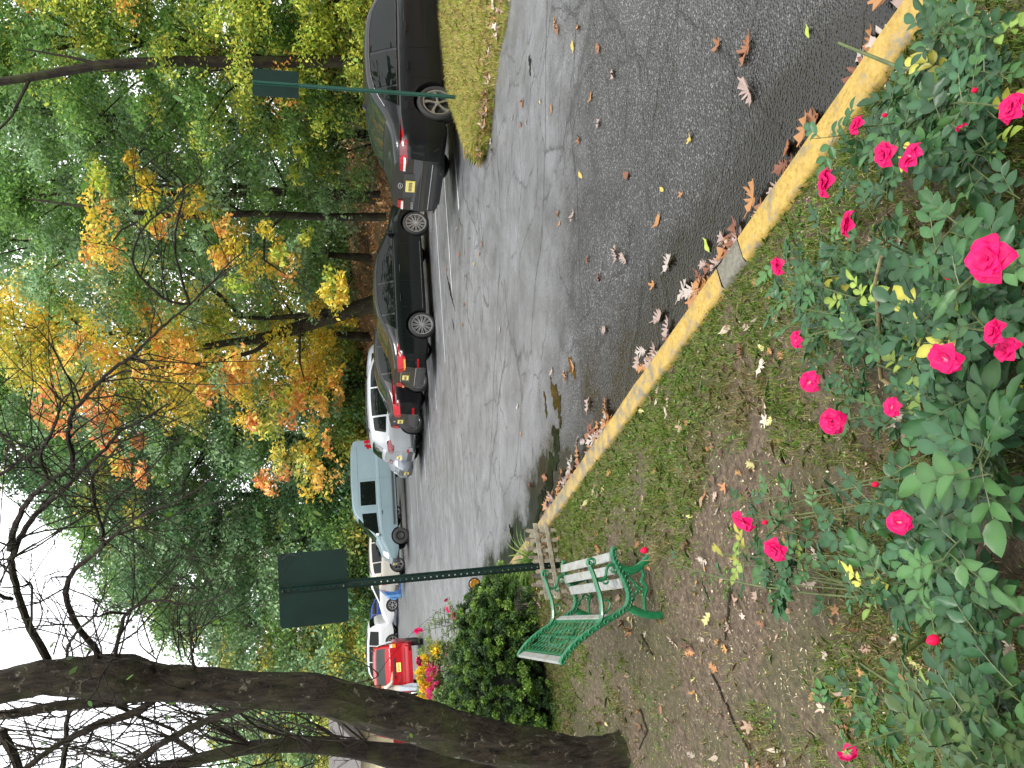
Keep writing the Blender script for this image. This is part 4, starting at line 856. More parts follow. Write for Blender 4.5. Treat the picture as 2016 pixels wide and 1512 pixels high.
# --- blue metal bin
g=at(366,788); bn=empty('metal_bin',g,R(20)); bn.scale=(.9,.9,.9); tag(bn,'blue steel bin with a pale blue end panel in front of the white hatchback','bin')
BL=mat('bin_blue',(.02,.085,.24),.5,scale=6,var=.3); BL2=mat('bin_pale_blue',(.07,.20,.42),.5,scale=6,var=.3)
mb=MB(); mb.prism([(-.75,0),(.75,0),(.75,1.25),(-.35,1.25),(-.75,.85)],-.5,.5,lambda a,b,h:(a,h,b)); o=mb.build('bin_body',BL,bn); bv=o.modifiers.new('b','BEVEL'); bv.width=.02
mb=MB(); mb.prism([(-.9,.02),(-.755,.02),(-.755,.86),(-.9,.7)],-.52,.52,lambda a,b,h:(a,h,b)); mb.build('end_panel',BL2,bn)
mb=MB(); mb.box((-.1,-.52,1.28),(1.3,.06,.05)); mb.box((.2,-.53,.6),(.05,.05,1.1)); mb.box((-.4,-.53,.45),(.05,.05,.85)); mb.build('rib',BL2,bn)
mb=MB(); mb.box((-.97,-.2,.42),(.12,.3,.3)); mb.build('hatch',BL2,bn)
# ------------------------------------------------------------------ woods
def edist(x,y):
    best=1e9; sg=1
    for i in range(NU-1):
        a=EN[i]; b=EN[i+1]; d=b-a; L=math.hypot(*d); d=d/L; t=min(max((x-a[0])*d[0]+(y-a[1])*d[1],0),L)
        r=math.hypot(x-a[0]-t*d[0],y-a[1]-t*d[1]); cr=-(d[0]*(y-a[1])-d[1]*(x-a[0]))
        if r<best: best=r; sg=1 if cr>0 else -1
    return best*sg
def surf(x,y): v=edist(x,y); return float(bankz(x,y,max(0.,v)) if v>0 else G(x,y))
GRN=[(0.111,0.215,0.052),(0.143,0.267,0.065),(0.078,0.163,0.046),(0.195,0.312,0.078)]
LGR=[(0.169,0.286,0.143),(0.221,0.338,0.169),(0.130,0.227,0.104),(0.260,0.364,0.182)]
YGR=[(0.390,0.468,0.065),(0.546,0.572,0.091),(0.260,0.377,0.052),(0.650,0.598,0.104),(0.208,0.325,0.052)]
DGR=[(0.058,0.130,0.058),(0.085,0.169,0.072),(0.117,0.208,0.091)]
YEL=[(.70,.50,.06),(.60,.48,.06),(.42,.42,.07),(.72,.42,.06)]
ORA=[(.74,.36,.085),(.72,.44,.10),(.66,.50,.11),(.72,.30,.08)]
REDO=[(.74,.27,.11),(.74,.37,.12),(.66,.22,.10),(.62,.44,.12)]
OLV=[(0.312,0.338,0.058),(0.429,0.390,0.078),(0.208,0.273,0.058),(0.572,0.442,0.091)]
def clusters(C,Rr,cnt,size,pals,rng,droop=.5,tiltdir=None):
    """C (n,3) centres, Rr (n,3) radii, cnt leaves each, size half length per cluster, pals list of palettes per cluster"""
    VV=[];CC=[]
    n=len(C); cnt=np.asarray(cnt,int); idx=np.repeat(np.arange(n),cnt); N_=len(idx)
    d=rng.normal(0,1,(N_,3)); d/=np.linalg.norm(d,axis=1)[:,None]; d*=(rng.rand(N_)**.45)[:,None]
    p=d*Rr[idx]; r2=(d[:,0]**2+d[:,1]**2); p[:,2]-=droop*Rr[idx,2]*r2*1.6
    # break each cluster into twig-like wisps
    wv=np.sin(p[:,0]*9/size[idx]*.04+idx)*np.cos(p[:,1]*7/size[idx]*.04+idx*1.7); p[:,2]+=wv*size[idx]*1.3
    p=C[idx]+p
    a=rng.uniform(0,6.283,N_); s=size[idx]*rng.uniform(.6,1.25,N_); t=rng.normal(-.35,.45,N_)
    e_t=rng.normal(0,.6,N_)
    dd=np.stack([np.cos(a),np.sin(a),t],-1)*s[:,None]; ee=np.stack([-np.sin(a),np.cos(a),e_t],-1)*(s*.62)[:,None]
    V=np.stack([p-dd,p+ee-dd*.1,p+dd,p-ee-dd*.1],1).reshape(-1,3)
    col_=np.zeros((N_,3)); start=0
    cb=1+rng.normal(0,.16,n)
    for i in range(n):
        k=cnt[i]; S=np.array(pals[i]); col_[start:start+k]=S[rng.randint(0,len(S),k)]*cb[i]; start+=k
    col_*=1.15*(1+rng.normal(0,.18,(N_,1))); col_=np.clip(col_,.004,.85)
    return V,np.repeat(col_,4,0)
def leafobj(name,V,C,parent=None,mt=None):
    me=npmesh(name,V,np.arange(len(V)).reshape(-1,4),mt or LEAF,C); return link(name,me,parent)
def forest_tree(name,label,U,y,top_V,rc,base_h,pal_,seed,pal2=None,f2=.2,trunk_r=.22,lean=0,cov=1.0,group='trees of the wood behind the car park',bare=0,tU=None):
    rng=np.random.RandomState(seed); q=pt(U,700,y); x=q.x; z0=surf(x,y); ztop=pt(U,top_V,y).z; h=ztop-z0
    root=empty(name,(x,y,z0-.1)); tag(root,label,'tree',group)
    n=int(11*cov*(h-base_h)*rc/ (y*.055)**2/1.0*.9); n=min(max(int(n*1.25),30),230)
    # crown envelope
    C=[];k=0
    while len(C)<n:
        t=rng.rand(); ang=rng.uniform(0,6.283); prof=rc*(math.sin(math.pi*min(1,(t*.86+.12)))**.6)
        rad=prof*rng.rand()**.45; zz=base_h+t*(h-base_h)
        if rng.rand()<.5 and math.sin(ang)>.2: ang=-ang      # more of them on the side that faces the car park
        C.append((rad*math.cos(ang)+lean*zz,rad*math.sin(ang),zz-.25*rad))
    C=np.array(C); cr=y*.030*rng.uniform(.7,1.35,n); Rr=np.stack([cr,cr,cr*.42],-1)
    P=[(pal2 if (pal2 and rng.rand()<f2) else pal_) for _ in range(n)]
    V,Cc=clusters(C,Rr,(215*rng.uniform(.6,1.4,n)*cov).astype(int),np.full(n,.0022*y),P,rng)
    leafobj('crown',V,Cc,root)
    mb=MB(); N0=10; pts=[(lean*h*i/N0+.12*math.sin(i*.9+seed),.1*math.cos(i*1.3+seed),h*.92*i/N0) for i in range(N0+1)]
    mb.tube(pts,[trunk_r*.75*(1-.85*i/N0)*(1.3 if i==0 else 1) for i in range(N0+1)],9); tr=mb.build('trunk',BARKF,root,True)
    mb=MB(); mb.tube([Vector(p) for p in pts[:-1]],[trunk_r*.3*(1-.85*i/N0) for i in range(N0)],5)
    for i in range(0,n,5):
        c=C[i]; hh=min(max(base_h*.8,c[2]-rng.uniform(.8,2.5)),h*.80); tq=hh/(h*.92)*N0; k_=min(int(tq),N0-1); a=Vector(pts[k_]).lerp(Vector(pts[k_+1]),tq-k_); b=Vector(c); m_=a.lerp(b,.5)+Vector((0,0,.3)); mb.tube([a,m_,b],[trunk_r*.28,trunk_r*.16,.015],5)
    mb.build('limbs',BARKF,root,True)
    return root
FT=forest_tree
FT('broadleaf_tree','tall green tree with a dark straight trunk directly above the narrow sign',1392,23,-60,3.1,1.6,GRN,1,YGR,.15,.17,-.02)
FT('broadleaf_tree','yellow green tree at the right end of the wood, spotted with orange leaves',1540,21,-20,3.4,.8,YGR,2,ORA,.10,.16)
FT('broadleaf_tree','mid green tree between the narrow sign and the dark upright trunks',1250,27,-60,3.6,1.4,GRN,3,LGR,.45,.2)
FT('broadleaf_tree','green tree with a very dark trunk rising behind the tail of the charcoal sedan',1127,31,-60,3.8,2.4,GRN,4,LGR,.3,.22)
FT('broadleaf_tree','pale grey green tree rising over the broadside black sedan',1010,36,-60,4.0,2.4,LGR,5,GRN,.3,.22)
FT('broadleaf_tree','olive and yellow tree right behind the leaning brown trunk',850,44,-60,5.2,3.0,OLV,6,YEL,.35,.3)
FT('broadleaf_tree','soft green tree above the white crossover',750,50,-60,5.6,3.0,GRN,7,LGR,.4,.3)
FT('evergreen_tree','darkest green tree just right of the pale van',640,56,-40,5.8,2.0,DGR,8,OLV,.12,.3)
FT('broadleaf_tree','big rounded green tree standing behind the van roof',545,60,70,5.6,2.0,LGR,9,GRN,.5,.35)
FT('broadleaf_tree','tall green tree whose top meets the sky left of the large sign',455,60,150,5.2,2.0,LGR,10,DGR,.3,.35)
FT('broadleaf_tree','green tree seen through the back of the large square sign',375,64,190,5.4,2.0,GRN,11,LGR,.6,.35)
FT('broadleaf_tree','light green tree whose top touches the curved bare limb',300,66,300,5.0,1.0,LGR,12,OLV,.3,.35)
FT('broadleaf_tree','low yellowish green tree close beside the leaning trunk',225,66,430,5.0,.6,OLV,13,LGR,.6,.3)
FT('broadleaf_tree','hazy grey green tree in the gap left of the leaning trunk',90,70,395,6.0,.6,LGR,14,OLV,.3,.3,cov=.8)
FT('broadleaf_tree','faint green tree at the left edge behind the cream house',-10,68,400,5,.6,LGR,15,OLV,.3,.3,cov=.8)
# the autumn maple with the leaning trunk
rng=np.random.RandomState(77)
MY=37.0; base=pt(900,690,MY); zb=surf(base.x,MY)
mp=empty('maple_tree',(base.x,MY,zb-.2)); tag(mp,'maple turning orange and yellow on a brown trunk leaning to the left','tree','trees of the wood behind the car park')
spr=[(1110,230,70,60,ORA),(1060,190,70,50,YEL),(1000,210,60,45,ORA),(1130,330,40,70,YEL),(1150,180,50,40,YGR),
 (1105,400,45,60,ORA),(1060,440,50,45,ORA),(1020,490,55,45,YEL),(985,540,50,45,ORA),(950,580,45,45,YEL),(925,620,40,45,YEL),(900,655,35,40,YEL),(1000,440,40,40,ORA),(960,480,40,40,YGR),(960,640,50,30,YGR),(1010,600,40,40,YGR),
 (930,300,70,50,YEL),(880,270,60,50,ORA),(830,290,70,50,ORA),(870,340,50,50,ORA),(820,360,60,50,ORA),(780,400,60,40,ORA),(750,430,55,45,REDO),(720,470,50,50,ORA),(700,500,40,40,REDO),(790,470,50,40,ORA),
 (880,420,60,50,OLV),(830,520,70,60,YEL),(800,580,60,50,YEL),(760,560,60,60,ORA),(735,600,50,50,ORA),(720,560,40,50,REDO),(780,640,50,40,YEL),(740,650,50,35,ORA),(860,500,50,50,YGR),(900,420,50,40,YGR),(840,640,50,40,YEL),
 (740,130,55,50,REDO),(700,160,60,50,REDO),(770,190,60,50,ORA),(680,110,50,45,REDO),(650,200,50,35,REDO),(620,235,45,35,ORA),(720,220,50,40,ORA),(600,270,35,30,REDO),
 (800,150,60,50,ORA),(830,220,60,50,ORA),(870,190,50,50,YEL),
 (600,560,60,40,OLV),(570,610,50,40,YEL),(640,600,50,40,OLV),(620,650,55,30,ORA),(660,520,50,40,OLV),(560,540,40,40,REDO),
 (1300,560,60,50,YGR),(1250,610,50,40,YGR),(1180,600,50,40,YGR),(1350,600,40,40,YEL)]
def sprays(parent,org,lst,Y_,s_):
    C=[];Rr=[];cnt=[];P=[]
    for U,V,ru,rv,pl in lst:
        y=Y_+rng.uniform(-2.5,1.2)
        for k in range(4):
            c=pt(U+rng.normal(0,ru*.5),V+rng.normal(0,rv*.5),y+rng.normal(0,.7)); s=y/1512
            C.append(tuple(c-org)); Rr.append((ru*.55*s,ru*.55*s,rv*.36*s)); cnt.append(100 if rng.rand()<.8 else 30); P.append(pl if rng.rand()<.72 else [YGR,YEL,LGR][rng.randint(3)])
    V,Cc=clusters(np.array(C),np.array(Rr),cnt,np.full(len(C),s_*Y_),P,rng); leafobj('crown',V,Cc,parent)
def loc_(p): return Vector((p.x-base.x,p.y-MY,p.z-zb+.2))
sprays(mp,mp.location,[q for q in spr if q[0]<=950],MY,.0029)
M2=26.5; b2_=pt(1085,690,M2); z2=surf(b2_.x,M2); mp2=empty('maple_tree',(b2_.x,M2,z2-.2)); tag(mp2,'slender maple with yellow and orange sprays right of the leaning brown trunk','tree','trees of the wood behind the car park')
sprays(mp2,mp2.location,[q for q in spr if q[0]>950]+[(1090,300,40,50,ORA),(1075,350,40,40,YEL),(1030,540,40,40,YEL),(930,660,40,30,YEL),(1180,250,35,40,YEL),(1440,500,60,60,YGR),(1480,420,60,60,YGR),(1470,350,50,50,YGR),(1430,570,50,40,YGR),(1490,560,50,50,YEL),(1500,640,40,40,YGR)],M2,.0029)
mb=MB(); mb.tube([pt(u,v,M2)-mp2.location for u,v in ((1085,760),(1085,640),(1092,500),(1085,350),(1100,200),(1120,60))],[.15,.13,.11,.09,.06,.03],9); mb.build('trunk',BARKF,mp2,True)
for L in ([(1088,560),(1050,520),(1000,520),(960,580),(920,630)],[(1090,430),(1050,400),(1010,430)],[(1090,300),(1060,240),(1010,200)],[(1092,480),(1140,400),(1160,300),(1170,200)]):
    mb=MB(); mb.tube([pt(u,v,M2-.2)-mp2.location for u,v in L],[.05*(1-.7*i/(len(L)-1)) for i in range(len(L))],6); mb.build('limb',BARKF,mp2,True)
mb=MB(); tp=[loc_(pt(u,v,MY)) for u,v in ((915,740),(900,690),(885,640),(868,590),(852,540),(842,495),(838,450),(832,400))]; mb.tube(tp,[.42,.36,.33,.30,.26,.22,.16,.08],10); mb.build('trunk',BARK,mp,True)
mb=MB()
for L,r in (([(905,670),(890,590),(885,520),(888,470),(900,420)],.16),([(860,560),(820,500),(800,430),(790,330),(780,240),(740,150)],.12),([(888,480),(960,400),(1020,300),(1060,210)],.12),([(842,495),(820,380),(850,290)],.08),([(868,590),(800,590),(760,600)],.08),([(885,640),(930,600),(950,520)],.07)):
    mb=MB(); mb.tube([loc_(pt(u,v,MY-.5)) for u,v in L],[r*(1-.7*i/(len(L)-1)) for i in range(len(L))],7); mb.build('limb',BARKF,mp,True)
# extra dark slim trunks that show through the leaves
for (tp_,y,r,lb) in (([(1135,640),(1128,450),(1132,300),(1135,150),(1122,40)],29.5,.12,'slim black trunk standing straight between two green trees'),([(648,640),(655,480),(650,330)],54,.3,'dark trunk in the shade of the darkest green tree'),([(1392,690),(1390,500),(1392,350),(1385,200),(1360,60),(1345,-40)],20.5,.16,'tall curved dark trunk crossing the green leaves above the narrow sign')):
    b0=pt(*tp_[0],y); z0=surf(b0.x,y); rt=empty('bare_trunk',(b0.x,y,z0-.1)); tag(rt,lb,'tree'); mb=MB(); L=[Vector((0,0,0))]+[pt(u,v,y)-rt.location for u,v in tp_]; mb.tube(L,[r*1.25]+[r*(1-.55*i/len(tp_)) for i in range(len(tp_))],9); mb.build('trunk',BARKF,rt,True)
    mb=MB()
    for k in range(5):
        mb=MB(); a=L[2+k%(len(L)-2)]; b=a+Vector((rr.uniform(-2.2,2.2),rr.uniform(-.5,.5),rr.uniform(1,2.5))); mb.tube([a,a.lerp(b,.5)+Vector((0,0,-.2)),b],[r*.3,r*.2,.02],6); mb.build('limb',BARKF,rt,True)
# far wood as one mass
rng=np.random.RandomState(8); n=1500; C=[];Rr=[];P=[];sz=[]
while len(C)<n:
    U=rng.uniform(-60,1750); 
    yy=np.interp(U,[-100,300,640,900,1150,1400,1700],[95,92,82,66,50,42,38])+rng.uniform(0,14); topV=np.interp(U,[-100,100,200,260,330,400,470,540,640,700],[430,410,400,380,240,190,150,80,-20,-80])
    V=topV+(740-topV)*rng.rand()+12
    if V<topV+10 or edist(pt(U,V,yy).x,yy)<6: continue
    c=pt(U,V,yy); s=yy/1512*38*rng.uniform(.7,1.4); C.append(tuple(c)); Rr.append((s,s,s*.6)); P.append([DGR,GRN,DGR,LGR,OLV][rng.randint(5)]); sz.append(.0040*yy)
V,Cc=clusters(np.array(C),np.array(Rr),np.full(n,70),np.array(sz),P,rng); o=leafobj('distant_woodland',V,Cc); tag(o,'dense green woodland filling the distance behind the nearer trees','woodland',kind='stuff')
# shrubs along the foot of the bank
sh=[(1500,6,1.7,YGR,'yellow green bush behind the bonnet of the charcoal sedan'),(1420,7,2.3,GRN,'green bush on the bank above the charcoal sedan roof'),(1330,8,2.6,GRN,'leafy bush right under the narrow sign plate'),(1240,7,2.6,LGR,'pale green bush behind the rear window of the charcoal sedan'),(1150,8,3.0,GRN,'green thicket above the leaf covered bank'),(1060,7,3.0,GRN,'low thicket behind the black sedan bonnet'),(980,7,2.6,LGR,'grey green bush behind the black sedan roof'),(900,6,2.5,OLV,'olive bush at the foot of the leaning brown trunk'),(820,6,2.8,OLV,'olive bush behind the small black sedan'),(750,6,2.8,GRN,'green bush behind the white crossover roof'),(690,6,2.6,OLV,'browning bush between white crossover and van'),(610,6,4.2,DGR,'dark bush behind the rear of the van'),(530,6,4.2,GRN,'green bush behind the van roof'),(450,5,4.4,DGR,'dark green bush above the van bonnet'),(380,5,4.2,GRN,'green bush above the off white crossover'),(310,5,4.4,OLV,'yellowish bush behind the blue metal bin'),(240,5,4.8,LGR,'tall pale bush behind the blue hatchback'),(170,5,5,OLV,'olive bush behind the long white wagon'),(80,5,5,GRN,'green bush in the gap left of the leaning trunk')]
for i,(U,v,r,pl,lb) in enumerate(sh):
    if 800<U<1180: v+=6; r*=.95
    rng=np.random.RandomState(300+i)
    y=12.
    while edist(pt(U,700,y).x,y)<v*.55 and y<90: y+=.4
    x=pt(U,700,y).x; z=surf(x,y); rt=empty('shrub',(x,y,z)); tag(rt,lb,'bush','bushes at the foot of the wood')
    n=34; a=rng.uniform(0,6.28,n); q=rng.rand(n)**.5; hh=r*1.35
    C=np.stack([np.cos(a)*q*r*1.2,np.sin(a)*q*r*.7,hh*(.12+.88*rng.rand(n))*(1-.5*q**2)],-1); cr=y*.026*rng.uniform(.7,1.3,n)
    V,Cc=clusters(C,np.stack([cr,cr,cr*.5],-1),np.full(n,130),np.full(n,.0023*y),[pl if rng.rand()<.75 else [GRN,YGR,OLV,DGR][rng.randint(4)] for _ in range(n)],rng); leafobj('leaves',V,Cc,rt)
    mb=MB()
    for k in range(7):
        c=Vector(C[k*4]); mb.tube([Vector((0,0,-.2)),c*.5+Vector((0,0,.2)),c],[.05,.03,.01],5)
    mb.build('stems',BARKF,rt,True)

# unseen foliage added behind the camera to darken what cars and asphalt mirror
rng=np.random.RandomState(9); n=1000; a=rng.uniform(R(165),R(375),n); a[600:]=rng.uniform(R(295),R(372),400); rad=rng.uniform(21,29,n)
C=np.stack([rad*np.cos(a),rad*np.sin(a)-2,np.where(a>R(295),rng.uniform(0,24,n),rng.uniform(0,14,n))],-1)
V,Cc=clusters(C,np.full((n,3),2.4),np.full(n,60),np.full(n,.34),[[DGR,GRN][rng.randint(2)] for _ in range(n)],rng); o=leafobj('added_rear_foliage',V,Cc); tag(o,'unseen leaf mass added behind the camera to darken the reflections','woodland',kind='stuff')
# ------------------------------------------------------------------ big leaning tree in front, traced limbs at real depth
rr=random.Random(11)
def XY(X,Y,y): return pt(1512-Y,X,y)
TB=at(28,1225,fn=Lz); TY=TB.y
big=empty('leaning_tree',TB); tag(big,'old dark trunk with pale lichen leaning over the bench, nearly leafless limbs overhead','tree')
def bl(p): return p-TB
def trunk_tube(L,y0,y1,seed,nm='trunk',mt=BARK,n=20,scale=1.0):
    """L: (X,Ytop,Ybottom) rows of the silhouette in the photograph"""
    r_=random.Random(seed); pts=[];rad=[]
    for i in range(len(L)):
        X,a,b=L[i]; t=i/(len(L)-1); y=y0+(y1-y0)*t; c=XY(X,(a+b)/2,y); pts.append(bl(c)); rad.append(abs(b-a)/2/PF*y*1.04*scale)
    # refine
    P=[];Q=[]
    for i in range(len(pts)-1):
        for k in range(6): P.append(pts[i].lerp(pts[i+1],k/6)); Q.append(rad[i]+(rad[i+1]-rad[i])*k/6)
    P.append(pts[-1]); Q.append(rad[-1])
    mb=MB(); mb.tube(P,Q,n); 
    V=[Vector(v) for v in mb.v]
    for i in range(len(P)):
        for k in range(n):
            v=V[i*n+k]; d=v-P[i]; f=1+.09*math.sin(k*1.9+i*.35+seed)+.05*math.sin(k*4.1-i*.8)+r_.uniform(-.02,.02); V[i*n+k]=P[i]+d*f
    mb.v=[tuple(v) for v in V]; o=mb.build(nm,mt,big,True); o.data.polygons.foreach_set('use_smooth',[True]*len(o.data.polygons)); return o
trunk_tube([(1262,1400,1560),(1245,1418,1548),(1215,1436,1534),(1150,1446,1532),(1100,1440,1528),(1000,1420,1518),(900,1392,1494),(800,1366,1462),(700,1342,1430),(620,1322,1408),(500,1322,1394),(400,1312,1388),(300,1304,1384),(250,1286,1382),(150,1294,1374),(80,1296,1368),(0,1320,1385),(-120,1335,1395)],TY,TY-.2,3,scale=.80)
TWV=[]
def limb(L,y0,y1,r0,r1,name='limb',twigs=8,mt=TWIG,tl=(.25,.8),parent=big,off=TB):
    n=len(L); pts=[]
    for i,(X,Y) in enumerate(L):
        t=i/(n-1); pts.append(XY(X,Y,y0+(y1-y0)*t)-off)
    # smooth with Catmull-Rom
    P=[]
    for i in range(n-1):
        p0=pts[max(i-1,0)];p1=pts[i];p2=pts[i+1];p3=pts[min(i+2,n-1)]
        for k in range(5):
            t=k/5; P.append(.5*((2*p1)+(p2-p0)*t+(2*p0-5*p1+4*p2-p3)*t*t+(3*p1-p0-3*p2+p3)*t**3))
    P.append(pts[-1]); m=len(P); rad=[(r0+(r1-r0)*i/(m-1))*(1+rr.uniform(-.08,.08)) for i in range(m)]
    P=[p+Vector((rr.gauss(0,1),rr.gauss(0,1),rr.gauss(0,1)))*min(.0025,rad[i]*.3) for i,p in enumerate(P)]
    mb=MB(); mb.tube(P,rad,7); mb.build(name,mt,parent,True)
    for k in range(twigs):
        i=rr.randint(1,m-2); a=P[i]; d=(P[i+1]-P[i-1]).normalized(); s=Vector((rr.gauss(0,1),rr.gauss(0,.6),rr.gauss(0,1))); s=(s-d*s.dot(d)).normalized()
        tw(a,(d*.8+s).normalized(),rr.uniform(*tl),min(.006,rad[i]*.5),2)
    return P
def tw(a,d,L,r,depth):
    P=[a]; n=5
    for k in range(n):
        d=(d+Vector((rr.gauss(0,.16),rr.gauss(0,.16),rr.gauss(0,.16)))).normalized(); P.append(P[-1]+d*L/n)
    TWV.append((P,[r*(1-.7*k/n) for k in range(n+1)]))
    if depth>0:
        for k in range(rr.randint(1,3)):
            i=rr.randint(1,n-1); s=Vector((rr.gauss(0,1),rr.gauss(0,1),rr.gauss(0,1))); tw(P[i],(d+s*.7).normalized(),L*rr.uniform(.35,.6),r*.6,depth-1)
def r_(px,y): return px/PF*y
Y0=TY-.1
limb([(95,1300),(60,1235),(38,1180),(22,1112),(25,1097),(40,1057),(69,1015),(106,980),(143,946),(164,922),(201,890),(238,848),(278,830),(328,795)],Y0,4.2,.024,.005,twigs=22)
limb([(20,1083),(29,1039),(48,996),(69,972),(98,946),(127,927),(155,902)],4.9,4.3,.020,.005,twigs=8)
limb([(143,930),(143,906),(135,859),(140,816),(159,793),(190,758),(220,729),(259,702),(296,665),(336,628),(373,599),(423,551),(450,519),(476,498)],4.6,3.8,.014,.003,twigs=26)
limb([(373,599),(330,592),(290,560),(262,520),(270,470),(300,430),(340,400),(362,372),(395,345),(385,300)],3.8,3.5,.007,.002,twigs=12)
limb([(373,599),(350,520),(345,460),(362,372),(330,330),(322,300),(270,340)],3.8,3.4,.006,.002,twigs=10)
limb([(98,946),(85,920),(82,885),(98,859),(114,819),(120,790),(150,760),(170,720)],4.4,3.8,.010,.003,twigs=12)
limb([(0,935),(45,905),(82,885),(98,862),(112,820),(145,762)],4.4,4.0,.010,.003,twigs=8)
limb([(-10,840),(16,872),(45,898),(77,917)],4.6,4.4,.010,.006,twigs=4)
limb([(188,1300),(190,1280),(150,1230),(131,1180),(133,1150),(150,1118),(177,1098),(204,1073),(227,1052),(254,1028),(291,1010),(370,975),(423,935)],Y0,4.0,.021,.004,twigs=18)
limb([(227,1052),(304,1031),(384,999),(440,985)],4.5,4.0,.008,.003,twigs=8)
limb([(204,1073),(201,1041),(188,999),(182,938),(217,898),(240,870),(278,832)],4.5,4.0,.011,.003,twigs=12)
limb([(201,1041),(212,1004),(233,978),(291,927),(339,877),(365,856),(373,835)],4.5,4.0,.007,.002,twigs=10)
limb([(232,1300),(227,1289),(238,1239),(249,1207),(280,1189),(312,1182),(370,1189),(423,1178),(463,1154)],Y0,4.4,.016,.003,twigs=14)
limb([(189,1212),(160,1235),(140,1263),(130,1300)],4.7,Y0,.006,.010,twigs=4)
limb([(249,1207),(215,1207),(189,1212),(200,1180),(206,1165),(212,1120)],4.7,4.4,.008,.002,twigs=8)
limb([(60,1250),(63,1155),(45,1154),(0,1158)],4.8,4.3,.008,.003,twigs=8)
limb([(385,1325),(375,1260),(390,1225),(398,1200)],Y0,4.4,.010,.003,twigs=8)
limb([(310,1372),(265,1403),(185,1430),(106,1472),(48,1515)],Y0,Y0,.026,.018,twigs=14)
limb([(520,1384),(450,1403),(370,1435),(291,1482),(240,1525)],Y0,Y0+.2,.028,.018,twigs=16)
limb([(214,1379),(265,1406),(344,1437)],Y0,Y0+.2,.014,.010,twigs=6)
limb([(0,1437),(16,1464),(40,1520)],Y0+.3,Y0+.3,.03,.03,twigs=6)
limb([(122,1515),(130,1456),(132,1416),(148,1385)],Y0+.2,Y0,.018,.012,twigs=8)
limb([(250,1378),(160,1385),(100,1392),(30,1404),(-20,1412)],Y0,Y0,.034,.03,twigs=6,mt=BARK)
limb([(25,1180),(-20,1160),(-60,1120)],Y0-.2,4.4,.012,.01,twigs=4)
limb([(470,1400),(520,1440),(600,1450),(700,1452)],Y0+.4,Y0+.6,.010,.006,twigs=14)
limb([(640,1330),(690,1345),(745,1330),(700,1300),(640,1290)],Y0,Y0-.4,.006,.002,twigs=5)
for k in range(40):   # brush to the left of the trunk
    a=(rr.uniform(80,640),rr.uniform(1400,1512)); limb([a,(a[0]-rr.uniform(60,160),a[1]-rr.uniform(-60,60)),(a[0]-rr.uniform(160,320),a[1]+rr.uniform(-80,80))],Y0+rr.uniform(.3,2.5),Y0+rr.uniform(.3,2.5),.007,.002,name='branch',twigs=3,tl=(.2,.6))
for k in range(16):   # thin sprays against the sky
    a=(rr.uniform(60,420),1300-rr.uniform(-5,15)); limb([a,(a[0]-rr.uniform(-60,60),a[1]-rr.uniform(50,110)),(a[0]-rr.uniform(-120,120),a[1]-rr.uniform(110,250))],Y0-.1,Y0-rr.uniform(.3,1),.005,.0015,name='branch',twigs=4,tl=(.2,.5))
mb=MB()
for P,Rd in TWV: mb.tube(P,Rd,4,cap=False)
mb.build('twigs',TWIG,big); print('twigs',len(TWV))
# the few leaves left on it
rng=np.random.RandomState(4); ids=[rr.randint(0,len(TWV)-1) for _ in range(110)]
C=np.array([tuple(TWV[i][0][-1]) for i in ids]); n=len(C); a=rng.uniform(0,6.28,n); s=rng.uniform(.012,.026,n)
dd=np.stack([np.cos(a)*.8,rng.normal(0,.3,n),-np.abs(np.sin(a))],-1)*s[:,None]; ee=np.stack([np.sin(a),rng.normal(0,.5,n),np.cos(a)],-1)*(s*.5)[:,None]
V=np.stack([C,C+dd*.7+ee,C+dd*1.4+ee*.9,C+dd*2.2,C+dd*1.4-ee*.9,C+dd*.7-ee],1).reshape(-1,3)
me=npmesh('leaves',V,np.arange(n*6).reshape(n,6),LEAF,np.repeat(pal(rng,n,[(.10,.20,.03),(.07,.15,.04),(.12,.2,.04),(.08,.14,.04)]),6,0)); link('leaves',me,big)
# second dark stem at the left edge
b2=at(-6,1090,fn=Lz); st=empty('dark_trunk',b2); tag(st,'second darker trunk with a swollen foot at the far left edge','tree')
SY=b2.y; mb=MB(); L=[(1090,1530),(1000,1515),(900,1503),(850,1492),(790,1492),(740,1482),(690,1474),(600,1466),(500,1470),(400,1492),(300,1518),(200,1540)]; rd=[40,38,36,34,26,20,17,14,12,11,9,6]
mb.tube([XY(X,Y,SY)-b2 for X,Y in L],[r_(q,SY) for q in rd],12); mb.build('trunk',BARKF,st,True)
TWV.clear()
for k in range(26):
    i=rr.randint(5,10); a=(L[i][0],L[i][1]); P=limb([a,(a[0]-rr.uniform(40,120),a[1]-rr.uniform(20,70)),(a[0]-rr.uniform(100,260),a[1]-rr.uniform(20,110))],SY,SY+rr.uniform(-.8,.8),.012,.003,name='limb',twigs=5,tl=(.25,.7),parent=st,off=b2)
mb=MB()
for P,Rd in TWV: mb.tube(P,Rd,4,cap=False)
mb.build('twigs',TWIG,st); TWV.clear()
